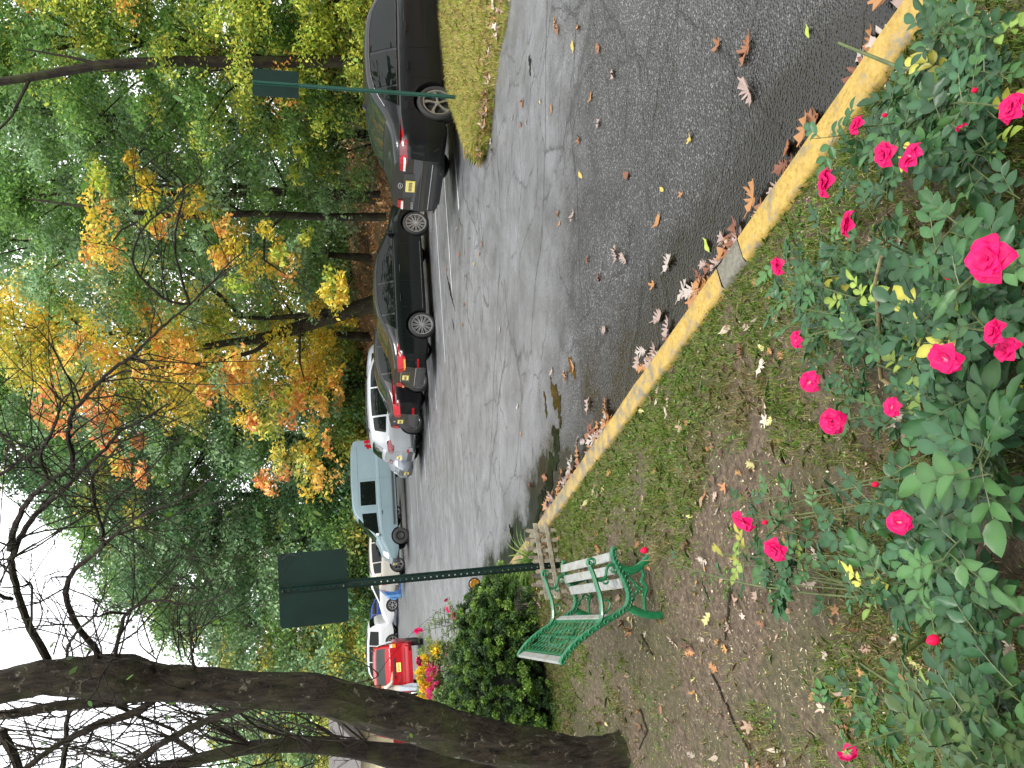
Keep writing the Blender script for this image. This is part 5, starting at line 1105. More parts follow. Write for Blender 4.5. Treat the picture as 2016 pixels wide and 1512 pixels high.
# ------------------------------------------------------------------ cream house at the left
hb=at(44,824); HW=mat('house_siding',(.62,.55,.36),.6,scale=3,var=.05); HR=mat('house_roof',(.10,.09,.085),.8,bmp=.3); HT=mat('white_trim',(.75,.74,.7),.5)
ho=empty('house',hb,R(0)); tag(ho,'low cream house with horizontal siding at the left edge behind the trunks','house')
mb=MB(); mb.box((-6,3,.9),(12,6,3.0)); 
for k in range(18): mb.box((-6,-.006,-.55+k*.16),(12,.03,.02))
mb.build('wall',HW,ho)
mb=MB(); mb.prism([(-.5,2.4),(6.5,2.4),(3,3.7)],-12.4,.4,lambda a,b,h:(h,a,b)); mb.build('roof',HR,ho)
mb=MB(); mb.box((.0,-.02,.9),(.12,.08,3.0)); mb.build('corner_trim',HT,ho)
wn=MB(); wn.box((-2.2,-.04,1.3),(1.1,.08,1.3)); w_=wn.build('window',HT,ho); wn=MB(); wn.box((-2.2,-.085,1.3),(.9,.02,1.1)); wn.build('pane',GLASS,w_)
# ------------------------------------------------------------------ sign posts
GP=mat('sign_green_metal',(.006,.024,.019),.42,.2,scale=5,var=.25); GPL=mat('post_green_paint',(.022,.085,.062),.4,.2,scale=9)
def signpost(name,label,U,V,topX,topY,plateU,plateV,wpost,fn,y=None,pm=GP,rz=0,holes=True):
    b=at(U,V,fn=fn); b=Vector(b); y=b.y; t=XY(topX,topY,y)
    rt=empty(name,b); tag(rt,label,'sign'); d=(t-b); L=d.length; dz=d.normalized(); xx=Vector((math.cos(rz),math.sin(rz),0)); xx=(xx-dz*xx.dot(dz)).normalized(); yy=dz.cross(xx)
    W=lambda a,h,c: xx*a+dz*h+yy*c
    mb=MB(); w=wpost/2; th=.004; dp=wpost*.42
    prof=[(-w,dp),(-w*.55,dp),(-w*.38,0),(w*.38,0),(w*.55,dp),(w,dp)]
    pr=prof+[(a,c+th*1.5) for a,c in reversed(prof)]
    # web with holes: strips left and right of a row of square gaps
    if holes:
        n=int(L/.052); hw=.006
        for s in (-1,1):
            q=[(s*hw,0),(s*w*.38,0),(s*w*.55,dp),(s*w,dp)]; q2=q+[(a,c+th) for a,c in reversed(q)]
            mb.prism(q2,-.15,L,lambda a,c,h:W(a,h,c))
        for i in range(n):
            z0=i*.052; mb.prism([(-hw,0),(hw,0),(hw,th),(-hw,th)],z0+.010,z0+.052,lambda a,c,h:W(a,h,c))
    else: mb.prism(pr,-.15,L,lambda a,c,h:W(a,h,c))
    mb.build('post',pm,rt)
    (x0,x1),(y0,y1)=plateV,plateU   # photo X range (vertical), photo Y range
    pc=XY((x0+x1)/2,(y0+y1)/2,y-.0)-b; ph=(XY(x0,(y0+y1)/2,y)-XY(x1,(y0+y1)/2,y)).length; pw=(XY((x0+x1)/2,y0,y)-XY((x0+x1)/2,y1,y)).length
    r=.035; poly=[]
    for cx,cz,a0 in ((pw/2-r,ph/2-r,0),(-pw/2+r,ph/2-r,90),(-pw/2+r,-ph/2+r,180),(pw/2-r,-ph/2+r,270)):
        for k in range(6): a=R(a0+18*k); poly.append((cx+r*math.cos(a),cz+r*math.sin(a)))
    hc=pc.dot(dz); ac=pc.dot(xx); mb=MB(); mb.prism(poly,dp+.006,dp+.011,lambda a,c,h:W(a+ac,c+hc,h)); pl=mb.build('sign_plate',pm if pm is GP else GP,rt)
    for k in (-1,1):
        mb=MB(); q=W(0,hc+k*ph*.44,-.004); mb.tube([q,q-yy*.010],.009,6); mb.build('bolt',CHROME,rt)
    return rt
signpost('sign_post','tall dark green perforated post carrying a large square sign seen from behind',400,1104,550,1164,(1087,1234),(549,685),.072,Lz,rz=.0)
def Li(x,y): return float(G(x,y))+.15
signpost('sign_post','slim green post with a narrow sign plate in the grass by the charcoal sedan',1322,906,497,160,(134,190),(497,588),.062,Li,pm=GPL,rz=.1,holes=False)
# ------------------------------------------------------------------ cast iron bench
P0=at(303,1303,fn=Lz); D0=P0.y*CP+(CAMZ-P0.z)*SP; SCB=D0/4.5*.88
BA=R(17); fd=Vector((math.cos(BA),math.sin(BA),0)); la=Vector((-math.sin(BA),math.cos(BA),0)); OB=P0-fd*.24*SCB
IRON,_n,_b=newmat('green_iron'); setp(_b,.38,0,.5,.2); _p=N(_n,'ShaderNodeTexCoord').outputs['Object']; _f=noise(_n,_p,30,6,.7)
_n.links.new(ramp(_n,_f,[(.3,(.004,.085,.030)),(.6,(.009,.145,.055)),(.74,(.02,.20,.085))]),_b.inputs['Base Color']); bump(_n,_b,_f,.25,.004)
SLAT,_n,_b=newmat('weathered_slat'); setp(_b,.7,0,.3); _p=N(_n,'ShaderNodeTexCoord').outputs['Object']; _f=noise(_n,_p,38,7,.8); _g=noise(_n,_p,9,4)
_c=ramp(_n,_f,[(.3,(.10,.10,.085)),(.45,(.24,.25,.235)),(.7,(.36,.37,.355))]); _c=mix(_n,ramp(_n,_g,[(.5,(0,0,0)),(.66,(.6,.6,.6))]),_c,(.18,.17,.09)); _n.links.new(_c,_b.inputs['Base Color']); bump(_n,_b,_f,.4,.004)
bench=empty('garden_bench',OB,BA); tag(bench,'green scrolled cast iron bench with worn pale slats under the leaning tree','bench'); BL_=1.22*SCB
def curve(pts,n=6,closed=False):
    pts=[Vector((p[0],0,p[1])) for p in pts]; m=len(pts); out=[]
    for i in range(m-1):
        p0=pts[max(i-1,0)];p1=pts[i];p2=pts[i+1];p3=pts[min(i+2,m-1)]
        for k in range(n):
            t=k/n; out.append(.5*((2*p1)+(p2-p0)*t+(2*p0-5*p1+4*p2-p3)*t*t+(3*p1-p0-3*p2+p3)*t**3))
    out.append(pts[-1]); return out
def scroll(c,r0,turns,a0,dirn=1,n=18):
    return [(c[0]+r0*(1-.75*i/n)*math.cos(a0+dirn*turns*6.283*i/n),c[1]+r0*(1-.75*i/n)*math.sin(a0+dirn*turns*6.283*i/n)) for i in range(n+1)]
S_=SCB
MAIN=[(-.015,.715),(.015,.70),(.10,.61),(.19,.46),(.27,.29),(.31,.235),(.38,.215),(.47,.235),(.56,.275),(.64,.30),(.69,.285)]
def bench_side(yo):
    root=empty('side_frame',(0,yo,0),0,bench); tagless=root
    mb=MB()
    def T(P,w,th=.034): mb.tube([p*S_ for p in P],[v*S_/2*1.05 for v in (w if hasattr(w,'__len__') else [w]*len(P))],8,side=(0,1,0),flat=th/ (w if not hasattr(w,'__len__') else w[0]))
    P=curve(MAIN); T(P,.042,.036)
    for k in range(2,len(P)-3,2):     # studded scroll ornament along the rail
        c=P[k]*S_; 
        for s in (-1,1): 
            Q=[Vector((c.x+.014*S_*math.cos(a),s*.022*S_,c.z+.014*S_*math.sin(a))) for a in np.linspace(0,5,7)]; mb.tube(Q,.005*S_,4)
    mb.build('rail',IRON,root); mb=MB()
    T(curve([(.19,.46),(.24,.425),(.30,.415),(.38,.418),(.45,.435),(.52,.452),(.575,.47)]),.030,.045); T(curve(scroll((.60,.455),.032,1.2,2.2,-1)),.018,.04); mb.build('armrest',IRON,root); mb=MB()
    T(curve([(.49,.44),(.48,.40),(.50,.37),(.55,.355),(.575,.33),(.575,.285)]),.020,.022); T(curve(scroll((.475,.375),.028,1.1,.3,-1)),.013,.018); T(curve(scroll((.545,.305),.024,1.0,1.2,1)),.012,.018)
    mb.build('arm_bracket',IRON,root); mb=MB(); T(curve([(.26,.42),(.285,.375),(.33,.355),(.355,.372),(.345,.39)]),.014,.02); mb.build('arm_bracket',IRON,root)
    for leg in ([(.56,.27),(.535,.20),(.545,.14),(.60,.06),(.665,-.015)],[(.30,.235),(.27,.18),(.245,.11),(.235,.04),(.24,-.02)]):
        mb=MB(); L=curve(leg); T(L,list(np.linspace(.055,.042,len(L))),.036); mb.build('leg',IRON,root)
    mb=MB(); T(curve([(.553,.115),(.50,.10),(.46,.115),(.42,.085),(.38,.10),(.33,.115),(.25,.115)]),.024,.02)
    T(curve([(.55,.25),(.50,.215),(.45,.165),(.42,.135),(.40,.10)]),.016,.018); T(curve([(.30,.22),(.35,.19),(.39,.165),(.42,.135)]),.014,.018)
    T(curve(scroll((.515,.20),.022,1.1,1.6,-1)),.011,.016); T(curve(scroll((.435,.165),.018,1.1,0,1)),.010,.016); T(curve(scroll((.395,.15),.018,1.1,3,-1)),.010,.016); T(curve(scroll((.455,.115),.020,1.1,3,1)),.011,.016); T(curve(scroll((.375,.115),.018,1.1,0,-1)),.010,.016); T(curve(scroll((.35,.185),.014,1,1,1)),.009,.016)
    mb.build('stretcher',IRON,root)
    return root
bench_side(0); bench_side(BL_)
def slat(f,z,w,th,ang,mt=SLAT,nm='seat_slat',y0=.012,y1=None):
    y1=BL_-.012 if y1 is None else y1; mb=MB(); rot=Matrix.Rotation(ang,3,'Y'); mb.box((f*S_,(y0+y1)/2,z*S_),(w*S_,y1-y0,th),rot); o=mb.build(nm,mt,bench); b=o.modifiers.new('b','BEVEL'); b.width=.004; b.segments=2; return o
slat(.63,.315,.062,.018,.1); slat(.545,.295,.062,.018,-.15); slat(.455,.258,.068,.018,-.25)
slat(-.002,.70,.06,.018,R(62),nm='back_slat'); slat(.245,.375,.05,.018,R(62),nm='back_slat')
# lattice back panel
mb=MB(); A_=Vector((.022*S_,0,.665*S_)); B_=Vector((.225*S_,0,.40*S_)); dv=(B_-A_); H_=dv.length; dn=dv.normalized(); nn_=Vector((-dn.z,0,dn.x))
n=12
for k in range(-n,n*2):
    for s in (-1,1):
        y0=k*BL_/n; y1=y0+s*H_*1.0; t0,t1=0.,1.
        def cl(y): return min(max(y,.03),BL_-.03)
        if y1==y0: continue
        ta=(cl(y0)-y0)/(y1-y0); tb=(cl(y1)-y0)/(y1-y0)
        if not(0<=ta<tb<=1): continue
        mb.bar(A_+dv*ta+Vector((0,y0+(y1-y0)*ta,0)),A_+dv*tb+Vector((0,y0+(y1-y0)*tb,0)),.008,.006,nn_)
for t in (0,.5,1): 
    q=A_+dv*t; mb.bar(q+Vector((0,.02,0)),q+Vector((0,BL_-.02,0)),.014,.012,nn_)
for a in np.linspace(0,6.283,25)[:-1]:
    c=A_+dv*.5+Vector((0,BL_/2,0)); f=lambda a:c+dn*(.085*S_*math.sin(a))+Vector((0,.24*S_*math.cos(a),0)); mb.bar(f(a),f(a+.27),.016,.016,nn_)
mb.build('lattice_panel',IRON,bench)
# ------------------------------------------------------------------ little picket fence panels, border, plants by the post
WD=mat('fence_board',(.28,.25,.19),.75,scale=22,var=.35,bmp=.3); WD2=mat('old_grey_board',(.20,.17,.13),.85,scale=22,var=.5,bmp=.3)
def picket(label,bL,bR,rails_,n,h,mt,tops):
    """bL,bR: photo pixel (U,V) of the two ends of the foot line"""
    a=at(*bL,fn=Lz); b=at(*bR,fn=Lz); d=(b-a); L=d.length; az=math.atan2(d.y,d.x); rt=empty('picket_panel',a,az); rt.rotation_euler=(0,0,az); tag(rt,label,'fence','low wooden border panels')
    sl=(b.z-a.z)/L
    for i in range(n):
        x=L*(i+.5)/n; hh=h*rr.uniform(.93,1.05); mb=MB(); mb.prism([(-.016,0),(.016,0),(.016,hh-.012),(.0,hh),(-.016,hh-.012)],-.007,.007,lambda p,q,r,x=x:(x+p+q*rr.gauss(0,.02)*0+q*tops,r,q+sl*x-.02)); mb.build('picket',mt,rt)
    for z in rails_:
        mb=MB(); mb.prism([(-.02,-.017),(L+.02,-.017),(L+.02,.017),(-.02,.017)],-.022,-.010,lambda p,q,r,z=z:(p,r,q+z+sl*p+.03*0)); mb.build('rail',mt,rt)
    return rt
picket('pale wooden picket panel standing in front of the green post foot',(338,1118),(478,1093),(.09,.19),7,.27,WD,.0)
picket('broken grey picket panel just behind the pale one among dry stalks',(350,1096),(474,1076),(.10,),7,.24,WD2,.08)
# iron scroll border with a pale backing stone
g0=at(352,1062,fn=Lz); ib=empty('scroll_border',g0,R(-8)); tag(ib,'small black wrought iron scroll border beside the dark evergreen bush','garden border')
mb=MB()
for k in range(3):
    x=-.02-.09*k
    for s in (-1,1): mb.tube([Vector(p) for p in [(x+q[0],0,q[1]) for q in scroll((s*.022,.12+.05*s),.026,1.1,0,s)]],.0035,5)
    mb.tube([(x-.045,0,-.02),(x-.045,0,.22)],.004,5)
mb.tube([(.03,0,.02),(-.26,0,.02)],.004,5); mb.tube([(.03,0,.21),(-.26,0,.21)],.004,5); mb.build('scrollwork',TRIM,ib)
s0=at(345,1050,fn=Lz); mb=MB(); mb.box((0,0,.07),(.34,.06,.20)); o=mb.build('edging_stone',mat('pale_stone',(.50,.46,.40),.8,bmp=.3,scale=14)); o.location=s0+Vector((-.12,.12,0)); o.modifiers.new('b','BEVEL').width=.02; tag(o,'pale edging stone behind the black scroll border','stone')
def strap_plant(name,label,g,n,h,w,pal_,seed,cat='plant',group=None,flop=1.0):
    rg=np.random.RandomState(seed); VV=[];FF=[];CC=[]; off=0
    for i in range(n):
        a=rg.uniform(0,6.28); L=h*rg.uniform(.6,1.15); el=rg.uniform(.9,1.45); p=np.array([rg.normal(0,.03),rg.normal(0,.03),0.]); d=np.array([math.cos(a)*math.cos(el),math.sin(a)*math.cos(el),math.sin(el)]); sd=np.array([-math.sin(a),math.cos(a),0]); c=pal(rg,1,pal_)[0]
        for k in range(8):
            ww=w*math.sin(math.pi*min(1,(k/7)*.85+.15)); VV+=[p-sd*ww,p+sd*ww]; CC+=[c,c]; p=p+d*L/7; d=d+np.array([math.cos(a)*.10*flop,math.sin(a)*.10*flop,-.24*flop]); d/=np.linalg.norm(d)
        FF+=[(off+2*k,off+2*k+1,off+2*k+3,off+2*k+2) for k in range(7)]; off+=16
    o=link(name,npmesh(name,np.array(VV),np.array(FF),GRASS,np.array(CC))); o.location=g; tag(o,label,cat,group); return o
strap_plant('daylily','arching bright green strap leaves rising beside the foot of the tall sign post',at(415,1062,fn=Lz),70,.42,.007,[(.10,.22,.03),(.2,.3,.05),(.08,.17,.03)],1)
strap_plant('daylily','second smaller clump of strap leaves left of the tall post against the evergreen',at(370,1040,fn=Lz),40,.34,.007,[(.12,.22,.04),(.25,.3,.06)],2)
strap_plant('dry_grass_clump','straw coloured dead clump inside the little picket panels',at(440,1080,fn=Lz),90,.26,.003,[(.30,.19,.10),(.2,.12,.06),(.4,.3,.18)],3,flop=1.6)
strap_plant('dry_grass_clump','small straw tuft between the bench legs and the path',at(420,1300,fn=Lz),46,.13,.002,[(.30,.24,.10),(.2,.2,.06)],4)
gs=at(366,990,fn=Lz); sk=empty('garden_stake',gs); tag(sk,'thin black garden stake topped by a round amber glass ornament','garden ornament')
mb=MB(); mb.tube([(0,0,-.05),(0,0,.30)],.006,6); mb.build('rod',TRIM,sk); mb=MB(); mb.lathe([(.001,-.012),(.05,-.01),(.066,0),(.05,.01),(.001,.012)],20,'y',(0,0,.34)); mb.build('glass_disc',mat('amber_glass',(.35,.17,.03),.15,scale=30,var=.8),sk)
mb=MB(); mb.lathe([(.062,-.008),(.072,-.008),(.072,.008),(.062,.008),(.062,-.008)],20,'y',(0,0,.34)); mb.build('ring',TRIM,sk)
# ------------------------------------------------------------------ evergreen bushes
def yew(label,c,rad,n,seed,pal_,size=.016,cat='bush'):
    rg=np.random.RandomState(seed); rt=empty('evergreen_shrub',c); tag(rt,label,cat,'clipped evergreen bushes behind the bench')
    m=900; d=rg.normal(0,1,(m,3)); d[:,2]=np.abs(d[:,2])*.9-.15; d/=np.linalg.norm(d,axis=1)[:,None]
    lump=1+.10*np.sin(d[:,0]*5+seed)*np.cos(d[:,1]*6)+rg.normal(0,.04,m)
    C=d*np.array(rad)*lump[:,None]*rg.uniform(.84,1.03,(m,1)); C[:,2]+=rad[2]*.15
    cr=rg.uniform(.03,.065,m); V,Cc=clusters(C,np.stack([cr,cr,cr*.8],-1),np.full(m,n//m),np.full(m,size),[pal_[rg.randint(len(pal_))] for _ in range(m)],rg,droop=.2)
    leafobj('foliage',V,Cc,rt)
    mb=MB(); mm=10
    for i in range(60):
        dd=Vector(C[i*6])*.93; mb.tube([Vector((rg.normal(0,.05),rg.normal(0,.05),-.05)),dd*.5+Vector((0,0,.05)),dd],[.016,.010,.003],5)
    mb.build('branches',BARKF,rt)
    mb=MB(); mb.lathe([(.001,rad[2]*.86)]+[(math.sin(t)*.80,rad[2]*.86*math.cos(t)) for t in np.linspace(.2,1.57,8)]+[(.72,-.1)],20); v=[(p[0]*rad[0],p[1]*rad[1],p[2]) for p in mb.v]; mb.v=v; mb.build('dark_core',mat('core_shade',(.008,.012,.006),.95),rt)  # solid core stops the see-through; the bush's inner shade is in its colour
    return rt
Y1=[[(.06,.13,.03),(.09,.17,.035)],[(.15,.26,.045),(.20,.32,.06)],[(.04,.08,.025)]]; Y2=[[(.09,.15,.05),(.12,.19,.06)],[(.16,.24,.07)],[(.06,.11,.03)]]
c1=at(235,1075,fn=Lz); c1=Vector((c1.x-.05,c1.y+.65,c1.z)); yew('domed dark evergreen bush right behind the bench',c1,(.66,.58,.66),130000,1,Y1,.012)
c2=at(140,1100,fn=Lz); c2=Vector((c2.x-.05,c2.y+.8,c2.z)); yew('taller evergreen bush between the bench back and the leaning trunk',c2,(.80,.62,.76),130000,2,Y1,.012)
c3=at(95,960); c3=Vector((c3.x,c3.y-.4,float(Lz(c3.x,c3.y)))); yew('paler loose bush behind the clipped ones near the trunk',c3,(.85,.5,.80),70000,3,Y2,.018)
# ------------------------------------------------------------------ roses
def leaflet():
    o=[(-.5,0),(-.34,.19),(-.1,.29),(.15,.26),(.36,.14),(.52,0),(.36,-.14),(.15,-.26),(-.1,-.29),(-.34,-.19)]
    V=[(a+.5,b*.86,.22*abs(b)*2-.12*(a)**2) for a,b in o]; V+= [(.0,0,-.02),(.5,0,-.0),(1.0,0,-.03)]
    return np.array(V)
LFV=leaflet()
LFF=[(0,1,11),(1,2,11),(2,3,11),(3,4,11),(4,5,11),(5,6,11),(6,7,11),(7,8,11),(8,9,11),(9,0,11)]
LFV=LFV[[0,1,2,3,4,5,6,7,8,9,10,11]]; LFF=np.array(LFF)
class Foliage:
    def __init__(s): s.V=[];s.F=[];s.C=[];s.n=0
    def leaf(s,p,d,up,L,c,wd=1.0):
        d=d/np.linalg.norm(d); sd=np.cross(up,d); sd/=(np.linalg.norm(sd)+1e-9); u=np.cross(d,sd)
        v=p+(LFV[:,:1]*L)*d+(LFV[:,1:2]*L*wd)*sd+(LFV[:,2:3]*L)*u; s.V.append(v); s.F.append(LFF+s.n); s.n+=len(LFV); cc=np.tile(c,(len(LFV),1)); cc[11]*=1.25; s.C.append(cc)
    def obj(s,name,parent,mt): 
        return link(name,npmesh(name,np.concatenate(s.V),np.concatenate(s.F),mt,np.clip(np.concatenate(s.C),0,.9)),parent)
STEM=mat('rose_stem',(.07,.095,.025),.5,scale=30,var=.4); CANE=mat('rose_cane',(.20,.16,.07),.6,scale=30,var=.5)
RG=[(.026,.080,.026),(.036,.10,.030),(.022,.065,.022),(.05,.12,.035),(.03,.085,.035)]; RGY=[(.22,.30,.05),(.16,.25,.05),(.35,.33,.05)]
def compound(F,p,d,Ls,rg,pl):
    """5 leaflet rose leaf"""
    d=d/np.linalg.norm(d); up=np.array([0,0,1.])+rg.normal(0,.35,3); sd=np.cross(up,d); sd/=np.linalg.norm(sd); c=np.array(pl[rg.randint(len(pl))])*rg.uniform(.75,1.3)
    q=[]
    for k,(t,s) in enumerate(((.45,1),(.45,-1),(.95,1),(.95,-1),(1.25,0))):
        pp=p+d*(t*Ls*1.5)+np.array([0,0,-.12*t*t*Ls]); dd=d+sd*s*1.1+rg.normal(0,.12,3) if s else d; F.leaf(pp,dd,up+rg.normal(0,.2,3),Ls*(1.15 if s==0 else rg.uniform(.8,1.0)),c*rg.uniform(.88,1.12),rg.uniform(1.0,1.25))
    q=[p,p+d*Ls*.8,p+d*Ls*1.9-np.array([0,0,.12*Ls])]; return q
def petal_mesh():
    out=[]
    return out
def rose_mesh(seed,openness=1.0,npet=(5,6,5,4)):
    rg=np.random.RandomState(seed); VV=[];FF=[];CC=[];off=0; nu,nv=6,7
    for ring,n in enumerate(npet):
        tilt=[.30,.62,.95,1.25][ring]/openness**.5 if openness>0 else 1.3; tilt=min(tilt,1.42); Lp=[1.0,.86,.68,.5][ring]; Wp=[.62,.56,.46,.36][ring]
        for k in range(n):
            a=6.283*(k+rg.uniform(-.18,.18))/n+ring*.6; tl=tilt+rg.normal(0,.13)
            er=np.array([math.cos(a),math.sin(a),0]); et=np.array([-math.sin(a),math.cos(a),0]); ez=np.array([0,0,1.]); cst=rg.uniform(.8,1.15); ruf=rg.uniform(0,6)
            for i in range(nu):
                t=i/(nu-1); wd=Wp*math.sin(math.pi*min(1,.10+.78*t))**.8*(1 if i<nu-1 else .42)
                ang=tl+ .55*math.sin(t*2.6)-.55*t*t*(1.3 if ring<2 else .6)   # cup then reflex
                rad=.05+Lp*t*math.cos(ang)*.92; z=Lp*t*math.sin(ang)*.75
                for j in range(nv):
                    s=(j/(nv-1)*2-1); cup=.26*s*s*wd*(1.2-.5*t); p=er*(rad-cup*.5*math.sin(ang)*1.0)+et*(s*wd)+ez*(z+cup*math.cos(ang)+.03*math.sin(ruf+s*5)*t)
                    if i==nu-1: p=p+er*.06*(1-abs(s))
                    VV.append(p); w0=max(0,1-t*3.2); c=np.array([.72,.006,.13])*cst*(1-.25*(ring>1)*(1-t)); c=c*(1-w0)+np.array([.85,.38,.55])*w0; c=c*(1+.25*(abs(s)>.6)*0); CC.append(c)
            FF+=[(off+i*nv+j,off+(i+1)*nv+j,off+(i+1)*nv+j+1,off+i*nv+j+1) for i in range(nu-1) for j in range(nv-1)]; off+=nu*nv
    return npmesh('rose_bloom',np.array(VV),np.array(FF),PETAL,np.clip(np.array(CC),0,.9),True)
ROSES=[rose_mesh(1,1.0),rose_mesh(2,.7),rose_mesh(3,1.3,(5,5,4,3)),rose_mesh(4,1.9,(6,4,0,2))]
def bud_mesh():
    mb=MB(); mb.lathe([(.001,-.1),(.25,.0),(.38,.25),(.34,.55),(.15,.85),(.001,.98)],10); V=np.array(mb.v); C=np.tile([.75,.01,.08],(len(V),1)); 
    Fq=np.array(mb.f); return npmesh('rose_bud',V,Fq,PETAL,C,True)
BUD=bud_mesh()
SEP=MB()
for k in range(5):
    a=k*1.2566; SEP.add([(0,0,-.1),(.30*math.cos(a-.5),.30*math.sin(a-.5),.05),(.62*math.cos(a),.62*math.sin(a),-.02),(.30*math.cos(a+.5),.30*math.sin(a+.5),.05)],[(0,1,2,3)])
SEP.lathe([(.001,-.28),(.10,-.2),(.14,-.05),(.001,.02)],8)
sepo=SEP.build('sepals',mat('sepal_green',(.16,.24,.05),.5)); SEPM=sepo.data; bpy.data.objects.remove(sepo)
ROOTS={'A':(1330,1900),'B':(900,1930),'C':(640,2010),'D':(330,1930),'E':(90,1990)}
BL={'A':'rose bush at the right by the yellow kerb, full of pink blooms','B':'tallest rose bush with the largest red pink bloom over a long bare cane','C':'sparse rose bush reaching into the middle of the lawn edge','D':'rose bush with big rain spotted leaves at the lower middle','E':'rose bush in the left corner with insect eaten leaves and one hanging bloom'}
bush={}
for k,(U,V) in ROOTS.items():
    g=at(U,V,fn=Lz); rt=empty('rose_bush',g); tag(rt,BL[k],'rose bush','rose bushes along the front of the lawn'); bush[k]=(rt,g,Foliage(),MB(),np.random.RandomState(ord(k)))
def nearest(U): return min(ROOTS,key=lambda k:abs(ROOTS[k][0]-U))
def stem(k,U,V,z,r0=.0045,leaves=9,Ls=.040,pl=RG,bend=.25,cover=(.2,1.0),end=True):
    rt,g,F,mb,rg=bush[k]; tip=ptz(U,V,z); a=Vector((g.x+rg.normal(0,.05),g.y+rg.normal(0,.05),float(Lz(g.x,g.y))-.02))-g; b=tip-g
    mid=a.lerp(b,.5)+Vector((rg.normal(0,.05),rg.normal(0,.05),bend*.5*(b-a).length)); P=[]
    for i in range(13):
        t=i/12; P.append(a*(1-t)**2+mid*2*t*(1-t)+b*t*t)
    mb.tube(P,[r0*(1-.66*i/12) for i in range(13)],6)
    for i in range(leaves):
        t=cover[0]+(cover[1]-cover[0])*(i+rg.rand()*.6)/leaves; t=min(t,.985); q=t*12; j=int(q); p=P[j].lerp(P[min(j+1,12)],q-j); ang=i*2.4+rg.uniform(0,.8)
        d=np.array([math.cos(ang),math.sin(ang),rg.uniform(-.1,.45)]); qq=compound(F,np.array(p),d,Ls*rg.uniform(.75,1.2),rg,pl if (rg.rand()<.975 or Ls>=.043) else RGY); mb.tube([Vector(v) for v in qq],[.0016,.0013,.0009],4,cap=False)
    return P[-1],(P[-1]-P[-3]).normalized()
def bloom(U,V,px,z,kind,k=None,face=None,leaves=8,Ls=.040,label=None,pl=RG,cover=(.15,.93)):
    k=k or nearest(U); tip,d=stem(k,U,V,z,.0045,leaves,Ls,pl,cover=cover); rt,g,F,mb,rg=bush[k]
    wp=tip+g; s=px/2/PF*(wp.y*CP+(CAMZ-wp.z)*SP)*1.05; o=link('rose_bud' if kind=='bud' else 'rose_bloom',BUD if kind=='bud' else ROSES[kind],rt)
    dd=Vector(face) if face else Vector((rg.normal(0,.3),-.25+rg.normal(0,.2),1)); dd.normalize(); o.location=tip+dd*s*.25; q=dd.to_track_quat('Z','Y'); q=q@Matrix.Rotation(rg.uniform(0,6.28),3,'Z').to_quaternion(); o.rotation_euler=q.to_euler(); f=s*(1.6 if kind=='bud' else .80); o.scale=(f,f,f)
    e=link('sepals',SEPM,o); e.scale=(1.0,1.0,1.0) if kind!='bud' else (.8,.8,.8)
    return o
# photo X,Y,size px, height above z=0, kind, facing
for X,Y,px,z,kd_,fc in [(1695,250,52,.75,1,(.2,.1,.9)),(1752,303,66,.80,1,(-.2,.0,1)),(1803,313,72,.78,3,(.3,.1,.8)),(1640,360,74,.80,1,(0,.3,.9)),(1682,441,66,.80,1,(.1,.3,.9)),(1538,522,50,.62,2,(-.2,.1,.8)),(1575,668,44,.62,3,(-.1,0,.9)),(1600,750,56,.60,3,(-.2,-.3,.8)),(1643,830,66,.62,2,(0,-.6,.8)),(1762,802,50,.60,3,(.1,-.2,.8)),(1468,1018,66,.66,3,(-.5,-.1,.6)),(1532,1078,62,.68,1,(-.3,-.4,.8)),(1962,512,122,1.18,0,(0,-.1,1)),(1868,700,84,.95,3,(-.3,-.2,.7)),(1970,655,70,1.08,1,(.1,.2,1)),(1990,690,66,1.05,2,(.3,-.1,.9)),(2004,215,76,.95,1,(.1,0,1)),(1664,1474,52,.62,1,(-.9,-.1,-.5)),(1772,1030,60,.85,3,(.2,-.4,.5)),(1895,255,30,.8,3,(.8,.2,.3))]:
    bloom(1512-Y,X,px,z,kd_,face=fc)
for X,Y,px,z in [(1277,1081,20,.72),(1512,1027,15,.62),(1730,952,18,.70),(1925,177,17,.8),(1747,226,14,.7),(1850,1256,34,.95),(1872,545,16,.95)]:
    bloom(1512-Y,X,px,z,'bud',face=(-.2,0,1),leaves=6)
# foliage stems: density map of the photograph
rg=np.random.RandomState(21)
def fill(n,X0,X1,Y0_,Y1_,z0,z1,Ls,k=None,leaves=9,pl=RG,cover=(.35,1)):
    for _ in range(n):
        X=rg.uniform(X0,X1);Y=rg.uniform(Y0_,Y1_); stem(k or nearest(1512-Y),1512-Y,X,rg.uniform(z0,z1),.0036,leaves,Ls,pl,cover=cover)
fill(9,1830,2010,20,200,.4,.7,.040); fill(12,1720,2010,200,330,.45,.75,.042); fill(15,1590,1800,250,560,.4,.7,.042); fill(18,1500,1620,480,720,.35,.6,.040,leaves=7); fill(19,1780,2016,380,700,.55,1.0,.045); fill(16,1620,1900,640,800,.4,.7,.04)
fill(6,1840,2016,760,960,.7,1.05,.060,leaves=7); fill(10,1850,2016,930,1180,.7,1.0,.045); fill(9,1630,1790,960,1200,.5,.75,.045); fill(7,1420,1560,990,1120,.4,.55,.038,leaves=5,cover=(.7,1))
fill(6,1880,2016,1180,1420,.65,.95,.044); fill(4,1600,1780,1200,1420,.4,.65,.042,leaves=6,cover=(.6,1)); fill(8,1800,2016,1350,1512,.6,.95,.044,pl=[(.05,.09,.02),(.035,.08,.02)]); fill(4,1480,1540,1090,1160,.45,.55,.05,leaves=5,cover=(.8,1))
